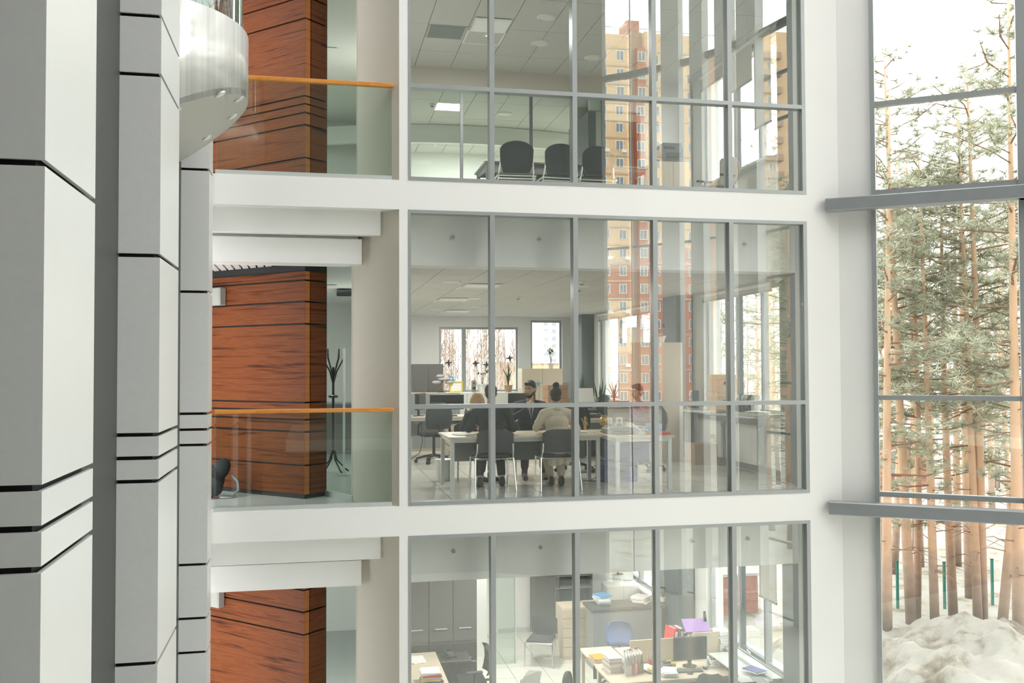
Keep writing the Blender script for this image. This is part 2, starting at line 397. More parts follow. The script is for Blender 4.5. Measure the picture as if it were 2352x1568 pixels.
# ------------------------------------------------------------------ curtain wall, storey by storey
pane_n = 0
def curtain(idx, z0, z1, zt):
    w = sroot('window_%d' % idx)
    y0, y1 = YW-.005, YW+.12
    MB().box(BX[0], BX[0]+.032, y0, y1, z0, z1).build('frame_post', 'alu', w)
    MB().box(BX[5]-.05, BX[5], y0, y1, z0, z1).build('frame_post', 'alu', w)
    MB().box(BX[0]+.032, BX[5]-.05, y0, y1, z0, z0+.045).build('frame_rail', 'alu', w)
    MB().box(BX[0]+.032, BX[5]-.05, y0, y1, z1-.04, z1).build('frame_rail', 'alu', w)
    for x in BX[1:5]: MB().box(x-.028, x+.03, y0, y1+.02, z0+.045, z1-.04).build('mullion', 'alu', w)
    xs = [BX[0]+.032] + [q for x in BX[1:5] for q in (x-.028, x+.03)] + [BX[5]-.05]
    for i in range(5):
        a, c = xs[2*i], xs[2*i+1]
        if zt: MB().box(a, c, y0, y1, zt-.025, zt+.025).build('transom', 'alu', w)
        for (q0, q1) in (((z0+.045, zt-.025), (zt+.025, z1-.04)) if zt else ((z0+.045, z1-.04),)):
            g = MB().box(0, c-a, -.004, .004, 0, q1-q0).build('pane', 'office_glass', w)
            g.location = (a, YW+.05, q0); g.rotation_euler = (rnd.uniform(-.0008, .0008), 0, rnd.uniform(-.0013, .0013))
curtain(1, 0.0, 3.455, 1.148); curtain(2, 3.8, 7.255, 4.925); curtain(3, -3.8, -.345, -2.65)
# ------------------------------------------------------------------ atrium glass facade on the right, bending round behind
hd = [126.0, 139, 152, 165, 178, 191, 204, 217, 230, 243]
P = [(6.62, 11.18)]
for k, a in enumerate(hd): P.append((P[-1][0] + 2.1*math.sin(math.radians(a)), P[-1][1] + 2.1*math.cos(math.radians(a))))
for k in range(len(hd)):
    (x0, y0), (x1, y1) = P[k], P[k+1]; a = math.atan2(y1-y0, x1-x0); R = tr(x0, y0, 0) @ rz(a)
    w = sroot('window_%d' % (10+k)); s0 = .42 if k == 0 else .05; L = 2.1
    w.matrix_world = R
    if k < 6: MB().box(s0-.02, s0+.035, -.06, .06, -4.4, 14.5).build('frame_post', 'alu', w)
    MB().box(L-.05, L+.05, -.07, .07, -4.4, 14.5).build('frame_post', 'alu', w) if k < 6 else MB().box(L-.014, L+.014, -.02, .02, -4.4, 14.5).build('frame_post', 'alu', w)
    zs = [-4.4, -2.6, 0.0, 1.21, 3.80, 4.925, 7.6, 8.725, 11.4, 12.55, 14.4] if k < 6 else [-4.4, 5.0, 14.4]
    for z in zs: MB().box(s0+.035, L-.05, -.05, .05, z-.03, z+.03).build('transom', 'alu', w)
    for i in range(len(zs)-1):
        g = MB().box(s0+.035, L-.05, -.004, .004, zs[i]+.03, zs[i+1]-.03).build('pane', 'facade_glass', w)
    # horizontal grey rails standing in front of the glass on the room side
    sx = -.14 if k == 0 else -.02
    for z in ((-.265, 3.575) if k < 5 else (9.75,)): MB().cbox(sx, L+.03, -.24, -.07, z, z+.165, .012).build('rail', 'bronze_grey', w)
    for (sa, sb) in {4: ((1.5, 2.1),), 5: ((0, .5), (1.7, 2.1)), 6: ((0, .36), (.60, 1.11), (1.55, 2.0)), 7: ((.33, .88),), 8: ((.72, 2.1),), 9: ((0, 2.1),)}.get(k, ()):
        struct(MB().box(sa, sb, -.34, -.09, -4.4, 14.5).build('wall_facade_column', 'white_paint' if k < 8 else 'rear_grey')).matrix_world = R
xe, ye = P[-1]
# ------------------------------------------------------------------ rest of the atrium (behind the camera)
struct(MB().prism([(-1.6, ye-.1), (xe+.02, ye-.1), (xe+.02, ye+.1), (-1.6, ye+.1)], -4.4, 14.7).build('wall_rear', 'rear_grey'))
b = MB(); pol = [(-1.6, YW)] + [(x, y) for x, y in P] + [(-1.6, ye)]
struct(MB().prism(pol, -4.5, -4.4).build('floor', 'floor_tile'))
# roof out of view, its skylight opening added and sized to brighten the walls
b = MB(); b.box(-1.6, -.2, ye, YW, 14.5, 14.8); b.box(5.0, 12.0, ye, YW, 14.5, 14.8); b.box(-.2, 5.0, ye, 0.4, 14.5, 14.8); b.box(-.2, 5.0, 9.6, YW, 14.5, 14.8)
for x in (1.0, 2.2, 3.4): b.box(x-.05, x+.05, 0.4, 9.6, 14.55, 14.7)
for y in (1.2, 2.6, 4.0, 5.4, 6.8, 8.2): b.box(-.2, 5.0, y-.05, y+.05, 14.55, 14.7)
struct(b.build('ceiling', 'white_paint'))
struct(MB().box(-.6, 2.2, ye+.1, .5, -.25, 0).build('floor', 'floor_tile'))
# ------------------------------------------------------------------ left wall: dark recess and panelled pilasters
wl = struct(MB().box(-1.6, -1.40, ye, 11.18, -4.4, 14.5).build('wall_left', 'dark_wall'))
JZ = {0: (2.425, .765, .935, 1.105), 1: (4.215, 3.775, 2.435, 1.12, .95, .78, -.54), 2: (3.755, 2.43, 1.12, .95, .785, -.49, -1.06, -1.42)}
JZ[0] = (6.3, 4.215, 2.47, 1.105, .935, .765, -.53)
for k, (ya, yb) in enumerate(((4.33, 5.28), (7.42, 8.41), (10.77, 11.16))):
    js = sorted(JZ[k]); lo = -4.4; g = .014
    core = MB().box(-1.40, XL-.05, ya+.05, yb-.012, -4.4, 14.5).build('pilaster_core', 'black', wl)
    for j in js + [14.5]:
        z0, z1 = lo, j - (g if j < 14 else 0)
        # front panel (faces the walkway) and side panel, mitred at the corner
        MB().prism([(-1.40, ya), (XL, ya), (XL-.022, ya+.022), (-1.40, ya+.022)], z0, z1).build('panel', 'panel_front', wl)
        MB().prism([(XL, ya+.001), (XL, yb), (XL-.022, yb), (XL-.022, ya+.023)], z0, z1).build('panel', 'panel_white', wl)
        lo = j + g
# ------------------------------------------------------------------ wood clad cores behind the galleries
cx, cy = -.105, 12.05; u = .70711
GR = (.41, .82, .97, 1.08, 1.18, 2.15, 2.425, 2.69)
for i, z in enumerate(FZ):
    w = sroot('wall_core')
    MB().prism([(cx-.0, cy+.05), (cx+.27, cy+.32), (cx+.0, cy+.62), (cx-1.9, cy+2.5), (cx-2.0, cy+2.05)], z, z+2.92).build('core', 'black', w)
    lo = z+.055; g = .011; t = .03
    for j in [z+q for q in GR] + [z+2.80]:
        z0, z1 = lo, j-g
        if j > z+2.75: z1 = j
        # left face panel
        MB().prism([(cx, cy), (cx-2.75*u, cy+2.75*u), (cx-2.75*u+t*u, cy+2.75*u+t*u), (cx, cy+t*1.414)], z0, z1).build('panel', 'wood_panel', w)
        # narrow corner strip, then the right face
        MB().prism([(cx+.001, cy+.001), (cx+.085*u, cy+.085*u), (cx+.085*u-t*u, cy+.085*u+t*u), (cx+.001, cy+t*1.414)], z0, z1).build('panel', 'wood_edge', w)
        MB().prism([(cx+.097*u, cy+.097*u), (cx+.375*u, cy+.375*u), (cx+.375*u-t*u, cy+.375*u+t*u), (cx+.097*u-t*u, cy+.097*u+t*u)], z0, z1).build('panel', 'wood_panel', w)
        lo = j+g
    MB().prism([(cx, cy+.02), (cx-2.75*u, cy+2.75*u+.02), (cx-2.75*u, cy+2.75*u+.05), (cx, cy+.05), (cx+.26, cy+.31), (cx+.275, cy+.295)], z, z+.05).build('plinth', 'rubber', w)
    # glass partition between core and splayed wall
    gx, gy = cx+.375*u, cy+.375*u; ex, ey = (.47, 11.71) if z == 0 else (.52, 11.66)
    a = math.atan2(ey-gy, ex-gx); L = math.hypot(ex-gx, ey-gy); wn = sroot('window_%d' % (30+i)); wn.matrix_world = tr(gx, gy, z) @ rz(a)
    MB().box(0, L, -.02, .02, 0, .07).build('frame_rail', 'alu_light', wn); MB().box(0, L, -.006, .006, .07, 2.9).build('pane', 'inner_glass', wn)
# ------------------------------------------------------------------ windows of the offices
def rect_frame(b, x0, x1, z0, z1, y0, y1, t):
    b.box(x0, x0+t, y0, y1, z0, z1); b.box(x1-t, x1, y0, y1, z0, z1); b.box(x0+t, x1-t, y0, y1, z0, z0+t); b.box(x0+t, x1-t, y0, y1, z1-t, z1)
wi = 40
for z in FZ:
    for bi, (ya, yb) in enumerate(RW):
        w = sroot('window_%d' % wi); wi += 1; z0, z1 = z+.90, z+2.84
        ms = (13.55, 14.44) if bi == 0 else (19.3, 20.6)
        ys = [ya] + list(ms) + [yb]
        for i in range(3):
            a, c = ys[i], ys[i+1]; b = MB(); t = .055
            b.box(XR+.06, XR+.14, a, a+t, z0, z1); b.box(XR+.06, XR+.14, c-t, c, z0, z1); b.box(XR+.06, XR+.14, a+t, c-t, z0, z0+t); b.box(XR+.06, XR+.14, a+t, c-t, z1-t, z1)
            b.build('frame', 'alu_dark' if i % 2 else 'alu', w)
            MB().box(XR+.095, XR+.103, a+t, c-t, z0+t, z1-t).build('pane', 'facade_glass', w)
        if bi == 0:
            MB().box(XR+.01, XR+.06, 14.0, 14.02, z0+.1, z0+.115).cyl((XR+.03, 14.0, z0+.03), (XR+.03, 14.14, z0+.05), .012).build('handle', 'alu_light', w)
    for bi, (xa, xb) in enumerate(WX):
        w = sroot('window_%d' % wi); wi += 1; z0, z1 = (z+1.0, z+2.62) if bi == 0 else (z+1.25, z+2.8)
        xs = (xa, 3.68, 4.37, xb) if bi == 0 else (xa, xb)
        for i in range(len(xs)-1):
            b = MB(); rect_frame(b, xs[i], xs[i+1], z0, z1, YB+.08, YB+.16, .055); b.build('frame', 'alu', w)
            MB().box(xs[i]+.055, xs[i+1]-.055, YB+.115, YB+.123, z0+.055, z1-.055).build('pane', 'facade_glass', w)
        MB().box(xa-.05, xb+.05, YB-.14, YB+.02, z0-.05, z0-.01).build('window_sill', 'lamp_white', w)
# ------------------------------------------------------------------ gallery balustrades
def balustrade(z, label):
    t = thing('glass_balustrade', label, 'railing', (0, YW+.02, z))
    x = -1.09
    for i, (a, c) in enumerate(((-1.09, -.1), (-.094, .895))):
        MB().box(a, c, .02, .032, .05, 1.1).build('pane', 'rail_glass', t)
    MB().box(-1.09, .895, .0, .05, 0, .05).build('base_channel', 'alu_light', t)
    MB().cbox(-1.09, .915, -.01, .06, 1.095, 1.14, .006).build('handrail', 'wood_rail', t)
    return t
balustrade(0, 'glass balustrade with orange wooden handrail in front of the wood-clad core with the backpack')
balustrade(3.8, 'glass balustrade with orange wooden handrail level with the curved metal balcony')
# ------------------------------------------------------------------ curved balcony drum hanging off the left wall
t = thing('curved_balcony', 'round glossy white metal balcony drum with slanted underside and spotlights', 'balcony', (-1.75, 9.6, 3.7))
R_ = 1.12; N = 56; vs = []; fs = []; CX, CY, CZ = -1.75, 9.6, 3.7
A = [math.radians(-92 + 184*i/N) for i in range(N+1)]
pts = [(R_*math.cos(a), R_*math.sin(a)) for a in A]
def zlow(px, py): return 4.58 + .578*(px+CX) + .0335*(py) - CZ + .0
for (px, py) in pts:
    vs.append((px, py, zlow(px, py))); vs.append((px, py, 4.83-CZ)); vs.append((px*.985, py*.985, 4.83-CZ)); vs.append((px*.985, py*.985, zlow(px, py)+.02))
for i in range(N):
    a = 4*i; c = 4*i+4
    fs += [(a, c, c+1, a+1), (a+1, c+1, c+2, a+2), (a+2, c+2, c+3, a+3), (a+3, c+3, c, a)]
o = MB().add(vs, fs).build('fascia', 'drum_metal', t)
o.data.polygons.foreach_set('use_smooth', [True if i % 4 in (0, 2) else False for i in range(len(o.data.polygons))])
b = MB(); k = len(pts); v = [(px, py, zlow(px, py)+.004) for px, py in pts] + [(px, py, zlow(px, py)+.06) for px, py in pts]
b.add(v, [tuple(range(k)), tuple(range(2*k-1, k-1, -1))] + [(i, i+1, k+i+1, k+i) for i in range(k-1)]); b.build('underside', 'drum_under', t)
b = MB(); b.add([(px*.97, py*.97, 1.06) for px, py in pts] + [(px*.97, py*.97, 1.08) for px, py in pts], [tuple(range(k)), tuple(range(2*k-1, k-1, -1))]); b.build('deck', 'floor_grey', t)
vs = []; fs = []
for (px, py) in pts:
    for q in (.955, .945):
        for zz in (4.83-CZ-.05, 6.3-CZ): vs.append((px*q, py*q, zz))
for i in range(N):
    a = 4*i; c = a+4; fs += [(a, c, c+1, a+1), (a+2, a+3, c+3, c+2), (a+1, c+1, c+3, a+3)]
MB().add(vs, fs).build('glass_screen', 'rail_glass', t, True)
for i in (8, 22, 34, 48):
    px, py = pts[i]; MB().cyl((px*.95, py*.95, 1.08), (px*.95, py*.95, 2.62), .022).build('screen_post', 'chrome', t)
b = MB(); b.tube([(px*.95, py*.95, 2.63) for px, py in pts], .03, 8); b.build('top_rail', 'chrome', t, True)
nrm = Vector((.578, .0335, -1)).normalized()
for (x, y) in ((-1.19, 8.80), (-.83, 8.96), (-.70, 9.42), (-.80, 9.93), (-1.08, 10.25)):
    px, py = x-CX, y-CY; c0 = Vector((px, py, zlow(px, py)))
    d = MB().cyl(c0 - nrm*.01, c0 + nrm*.004, .055, .053, 20).build('spotlight', 'alu_light', t)
    MB().cyl(c0 + nrm*.004, c0 + nrm*.006, .036, .036, 18).build('lens', 'lamp_white', d)
# ------------------------------------------------------------------ small things on the galleries
q = Vector((-u, u, 0)); nr = Vector((-u, -u, 0))
def wallbox(z, label):
    t = thing('wall_box', label, 'box', (cx-1.66*u, cy+1.66*u, z), PI*.75)
    MB().cbox(-.22, .18, .0, .11, 0, .235, .012).build('housing', 'box_grey', t)
    MB().cyl((.14, .11, .03), (.14, .115, .03), .008, n=10).build('knob', 'alu', t)
    MB().box(-.20, .16, .11, .113, .055, .22).build('cover', 'box_grey', t)
wallbox(2.43, 'pale grey plastic box fixed high on wood panels above the backpack')
wallbox(-3.8+2.30, 'pale grey plastic box fixed high on the lowest wood-clad core')
t = thing('backpack', 'black backpack with grey straps slumped against the wood panels', 'bag', (-1.20, 12.35, 0), .5)
b = MB(); b.ell((0, .1, .20), (.17, .12, .22), 16, 10, Matrix.Rotation(.5, 3, 'Y')); b.ell((.12, .08, .34), (.11, .09, .16), 14, 8, Matrix.Rotation(.6, 3, 'Y')); b.build('bag_body', 'fabric_black', t, True)
MB().ell((-.02, -.04, .15), (.13, .06, .12), 14, 8, Matrix.Rotation(.4, 3, 'Y')).build('front_pocket', 'plastic_black', t, True)
MB().tube([(.10, -.06, .06), (.20, -.08, .03), (.30, -.05, .08), (.31, 0, .19), (.24, .04, .27)], [.018, .02, .02, .02, .016], 6).build('strap', 'plastic_grey', t, True)
MB().tube([(.05, -.06, .02), (.16, -.10, .01), (.27, -.06, .02)], .014, 6).build('strap', 'bronze_grey', t, True)
t = thing('coat_stand', 'black metal coat stand with branching arms behind the glass partition', 'coat stand', (.30, 15.0, 0))
MB().cyl((0, 0, .3), (0, 0, 1.62), .022, .018).build('pole', 'plastic_black', t)
for k in range(4):
    a = k*PI/2+.5; c, s = math.cos(a), math.sin(a)
    MB().tube([(0, 0, .42), (.06*c, .06*s, .2), (.2*c, .2*s, .06), (.27*c, .27*s, .01)], .013, 6).build('leg', 'plastic_black', t, True)
for k in range(6):
    a = k*PI/3; c, s = math.cos(a), math.sin(a)
    MB().tube([(0, 0, 1.35), (.05*c, .05*s, 1.55), (.16*c, .16*s, 1.76), (.17*c, .17*s, 1.9)], [.013, .012, .012, .01], 6).build('arm', 'plastic_black', t, True)
MB().lathe([(.06, 1.15), (.075, 1.16), (.075, 1.18), (.06, 1.19)]).build('ring', 'plastic_black', t)
t = thing('standing_rod', 'thin white upright tube standing beside the black coat stand', 'pole', (.45, 14.6, 0))
MB().cyl((0, 0, .02), (0, 0, 1.9), .018).build('rod', 'lamp_white', t); MB().lathe([(.1, 0), (.1, .015), (.03, .03), (.02, .05)]).build('foot', 'alu_light', t)
t = thing('air_vent', 'dark slotted air vent on the hall ceiling behind the glass partition', 'vent', (.52, 16.6, 2.86))
MB().box(-.13, .13, -.45, .45, .02, .05).build('frame', 'alu_dark', t)
for k in range(4): MB().box(-.12, .12, -.40+k*.21, -.25+k*.21, 0, .02, Matrix.Rotation(.0, 3, 'X')).build('slat', 'rubber', t)
t = thing('hall_cupboard', 'grey low cupboard in the hall seen behind the coat stand', 'cupboard', (.40, 18.3, 0))
MB().cbox(-.4, .4, 0, .5, .0, .95, .01).build('body', 'bronze_grey', t); MB().box(-.39, -.005, -.02, 0, .07, .93).build('door', 'cabinet_grey', t); MB().box(.005, .39, -.02, 0, .07, .93).build('door', 'cabinet_grey', t)
# ------------------------------------------------------------------ furniture builders (each part a mesh of its own)
def visitor_chair(name, label, loc, rot, group=None, fab='fabric_grey'):
    t = thing(name, label, 'chair', loc, rot, group)
    MB().cbox(-.235, .235, -.19, .24, .43, .475, .018).build('seat', fab, t)
    b = MB(); pr = []
    for i in range(9):
        x = -.24+.06*i; y = -.235+.035*(1-(x/.24)**2)*-1
        pr.append((x, y))
    for i in range(8):
        (x0, y0), (x1, y1) = pr[i], pr[i+1]; zt0 = .80-.05*abs(x0/.24)**4; zt1 = .80-.05*abs(x1/.24)**4
        b.add([(x0, y0, .50), (x1, y1, .50), (x1, y1-.03, zt1), (x0, y0-.03, zt0), (x0, y0+.035, .50), (x1, y1+.035, .50), (x1, y1+.005, zt1), (x0, y0+.005, zt0)], [(0, 1, 2, 3), (5, 4, 7, 6), (3, 2, 6, 7), (1, 0, 4, 5)] + ([(0, 3, 7, 4)] if i == 0 else []) + ([(2, 1, 5, 6)] if i == 7 else []))
    b.build('backrest', fab, t)
    for s in (-1, 1):
        MB().tube([(s*.25, .22, .425), (s*.26, .25, 0)], .0125, 7).build('leg', 'chrome', t)
        MB().tube([(s*.25, -.18, .425), (s*.27, -.27, 0)], .0125, 7).build('leg', 'chrome', t)
        MB().tube([(s*.25, -.17, .42), (s*.24, -.235, .50), (s*.235, -.25, .62)], .0125, 7).build('back_upright', 'chrome', t)
    b = MB()
    for p in ([(-.25, .22, .42), (.25, .22, .42)], [(-.25, -.18, .42), (.25, -.18, .42)], [(-.25, .22, .42), (-.25, -.18, .42)], [(.25, .22, .42), (.25, -.18, .42)]): b.tube(p, .011, 6)
    b.build('seat_frame', 'chrome', t)
    return t
def mesh_chair(name, label, loc, rot):
    t = thing(name, label, 'chair', loc, rot)
    MB().cbox(-.23, .23, -.2, .24, .43, .48, .02).build('seat', 'fabric_black', t)
    def outline(k):
        o = []
        for i in range(25):
            a = PI*i/24; o.append((math.cos(a)*.235*k, .80 + math.sin(a)*.13*k))
        o += [(-.225*k, .62), (-.185*k, .50), (.185*k, .50), (.225*k, .62)]
        return o
    O = outline(1.0); I = outline(.88); n = len(O); vs = []; fs = []
    for (x, z), (x2, z2) in zip(O, I):
        yb = -.24 - (z-.5)*.12; yi = -.24-(z2-.5)*.12; z2 = max(z2, .54)
        vs += [(x, yb-.018, z), (x, yb+.018, z), (x2, yi-.018, z2), (x2, yi+.018, z2)]
    for i in range(n):
        a = 4*i; c = 4*((i+1) % n); fs += [(a, c, c+1, a+1), (a+2, a+3, c+3, c+2), (a, a+2, c+2, c), (a+1, c+1, c+3, a+3)]
    MB().add(vs, fs).build('back_frame', 'plastic_black', t)
    v = [(x, -.24-(max(z, .54)-.5)*.12, max(z, .54)) for x, z in I]
    MB().add([(x, y-.004, z) for x, y, z in v] + [(x, y+.004, z) for x, y, z in v], [tuple(range(n)), tuple(range(2*n-1, n-1, -1))]).build('backrest', 'mesh_fabric', t)
    for s in (-1, 1):
        MB().tube([(s*.245, -.19, .42), (s*.245, -.24, .5), (s*.225, -.262, .64)], .014, 7).build('back_upright', 'chrome', t)
        MB().tube([(s*.25, .23, .42), (s*.26, .26, 0)], .013, 7).build('leg', 'chrome', t); MB().tube([(s*.25, -.19, .42), (s*.27, -.3, 0)], .013, 7).build('leg', 'chrome', t)
        MB().tube([(s*.27, -.3, .455), (s*.27, .1, .455)], .011, 6).build('stack_bar', 'chrome', t)
    b = MB(); b.tube([(-.27, -.29, .45), (.27, -.29, .45)], .011, 6); b.tube([(-.27, -.28, .41), (.27, -.28, .41)], .011, 6); b.build('cross_bar', 'chrome', t)
    return t
def swivel_chair(name, label, loc, rot, fab='fabric_black', back='mesh_fabric', hi=1.0, arms=True):
    t = thing(name, label, 'office chair', loc, rot)
    MB().cbox(-.24, .24, -.22, .25, .45, .52, .03).build('seat', fab, t)
    b = MB(); n = 7
    for i in range(n):
        for j in range(2): pass
    rows = [(.58, .19, .0), (.66, .225, .03), (.78, .235, .05), (.90, .22, .04), (.99*hi, .17, .0), (1.02*hi, .10, -.02)]
    vs = []; fs = []; m = 9
    for z, w, d in rows:
        for k in range(m):
            q = -1+2*k/(m-1); vs.append((q*w, -.27-d+.06*q*q, z)); 
    k0 = len(vs); vs += [(x, y-.025, z) for x, y, z in vs[:k0]]
    for i in range(len(rows)-1):
        for k in range(m-1):
            a = i*m+k; fs += [(a, a+1, a+m+1, a+m), (k0+a+1, k0+a, k0+a+m, k0+a+m+1)]
    for i in range(len(rows)-1): fs += [(i*m, (i+1)*m, k0+(i+1)*m, k0+i*m), (i*m+m-1, k0+i*m+m-1, k0+(i+1)*m+m-1, (i+1)*m+m-1)]
    L = (len(rows)-1)*m
    for k in range(m-1): fs += [(k, k0+k, k0+k+1, k+1), (L+k, L+k+1, k0+L+k+1, k0+L+k)]
    MB().add(vs, fs).build('backrest', back, t, True)
    MB().tube([(0, -.1, .45), (0, -.30, .46), (0, -.34, .60), (0, -.33, .75)], [.02, .022, .022, .02], 6).build('back_support', 'plastic_black', t)
    MB().cyl((0, 0, .12), (0, 0, .45), .028, .024).build('gas_column', 'plastic_black', t)
    for k in range(5):
        a = 2*PI*k/5+.3; c, s = math.cos(a), math.sin(a)
        l = MB().tube([(0, 0, .13), (.16*c, .16*s, .11), (.3*c, .3*s, .07)], [.028, .022, .016], 6).build('leg', 'plastic_black', t)
        MB().cyl((.3*c-.03*s, .3*s+.03*c, .03), (.3*c+.03*s, .3*s-.03*c, .03), .03, n=10).build('caster', 'rubber', l)
    if arms:
        for s in (-1, 1):
            MB().tube([(s*.2, 0, .46), (s*.28, 0, .48), (s*.28, -.02, .66)], .02, 6).cbox(s*.28-.035, s*.28+.035, -.14, .13, .66, .69, .01).build('armrest', 'plastic_black', t)
    return t
def desk(name, label, loc, rot, w, d, h=.72, top='desk_top', leg='desk_white', modesty=True, cat='desk'):
    t = thing(name, label, cat, loc, rot)
    MB().cbox(0, w, 0, d, h-.028, h, .004).build('desktop', top, t)
    for x in (.03, w-.08):
        for y in (.03, d-.08): MB().box(x, x+.05, y, y+.05, 0, h-.028).build('leg', leg, t)
    b = MB()
    for y in (.04, d-.07): b.box(.08, w-.08, y, y+.03, h-.075, h-.028)
    for x in (.04, w-.07): b.box(x, x+.03, .08, d-.08, h-.075, h-.028)
    b.build('frame_rail', leg, t)
    if modesty: MB().box(.1, w-.1, d*.5, d*.5+.015, h-.36, h-.08).build('modesty_panel', 'plastic_grey', t)
    return t
def monitor(name, label, loc, rot, w=.52, h=.32, back=False):
    t = thing(name, label, 'monitor', loc, rot)
    MB().cbox(-w/2, w/2, -.0, .04, .11, .11+h, .006).build('casing', 'plastic_black', t)
    MB().box(-w/2+.012, w/2-.012, -.002, .0, .127, .11+h-.012).build('screen', 'screen', t)
    MB().cbox(-.03, .03, .04, .07, .01, .25, .004).build('stand', 'plastic_black', t)
    MB().lathe([(.0, 0), (.11, 0), (.11, .01), (.03, .016)], (0, .05, 0), 18).build('base', 'plastic_black', t)
    return t
def papers(name, label, loc, rot, n=6, w=.21, l=.297, m='paper', spread=.02, th=.006, cat='papers', seed=1, group=None):
    r = random.Random(seed); t = thing(name, label, cat, loc, rot, group); z = 0
    for i in range(n):
        a = r.uniform(-.18, .18)*spread/.02; dx, dy = r.uniform(-spread, spread), r.uniform(-spread, spread); hh = th*r.uniform(.6, 1.5)
        MB().box(-w/2, w/2, -l/2, l/2, 0, hh).build('sheet', m if not isinstance(m, (list, tuple)) else m[i % len(m)], t).matrix_local = tr(dx, dy, z) @ rz(a)
        z += hh+.0004
    return t
def binder(name, label, loc, rot, m='red', w=.07, h=.31, d=.27, tilt=0.0):
    t = thing(name, label, 'binder', loc, rot); R = Matrix.Rotation(tilt, 4, 'Y')
    for (x0, x1) in ((0, .004), (w-.004, w)): MB().box(x0, x1, 0, d, 0, h).xf(R).build('cover', m, t)
    MB().box(.004, w-.004, 0, .004, 0, h).xf(R).build('spine', m, t)
    MB().box(.008, w-.008, .012, d-.01, .01, h-.012).xf(R).build('pages', 'paper', t)
    MB().box(w*.2, w*.8, -.001, .0, h*.5, h*.85).xf(R).build('label', 'paper', t)
    return t
def file_box(name, label, loc, rot, m='plastic_black', w=.10, d=.25, h=.31, fill=True):
    t = thing(name, label, 'magazine file', loc, rot); th = .004
    side = [(0, 0), (d, 0), (d, h), (d*.75, h), (0, h*.45)]
    for x in (0, w-th): MB().add([(x, y, z) for y, z in side] + [(x+th, y, z) for y, z in side], [(4, 3, 2, 1, 0), (5, 6, 7, 8, 9)] + [(i, (i+1) % 5, 5+(i+1) % 5, 5+i) for i in range(5)]).build('side', m, t)
    MB().box(th, w-th, 0, th, 0, h*.45).build('front', m, t); MB().box(th, w-th, d-th, d, 0, h).build('back', m, t); MB().box(th, w-th, th, d-th, 0, th).build('bottom', m, t)
    if fill:
        for k in range(4): MB().box(.012+k*(w-.02)/4.2, .012+k*(w-.02)/4.2+.012, .02, d-.015, th, h*(.84+.05*((k*7) % 3))).build('sheet', 'paper' if k % 2 else 'plastic_pale', t)
    return t
def carton(name, label, loc, rot, w, d, h, m='cardboard', lid=True):
    t = thing(name, label, 'box', loc, rot)
    MB().cbox(-w/2, w/2, -d/2, d/2, 0, h, .004).build('body', m, t)
    if lid: MB().cbox(-w/2-.008, w/2+.008, -d/2-.008, d/2+.008, h-.07, h+.004, .003).build('lid', m, t); MB().box(-.05, .05, -d/2-.010, -d/2-.006, h*.45, h*.6).build('handle_slot', 'cabinet_brown', t)
    else:
        MB().box(-w/2, 0-.003, -d/2, d/2, h, h+.006).build('flap', m, t); MB().box(.003, w/2, -d/2, d/2, h, h+.006).build('flap', m, t); MB().box(-.03, .03, -d/2-.002, d/2+.002, h+.006, h+.008).build('tape', 'cardboard_pale', t)
    return t
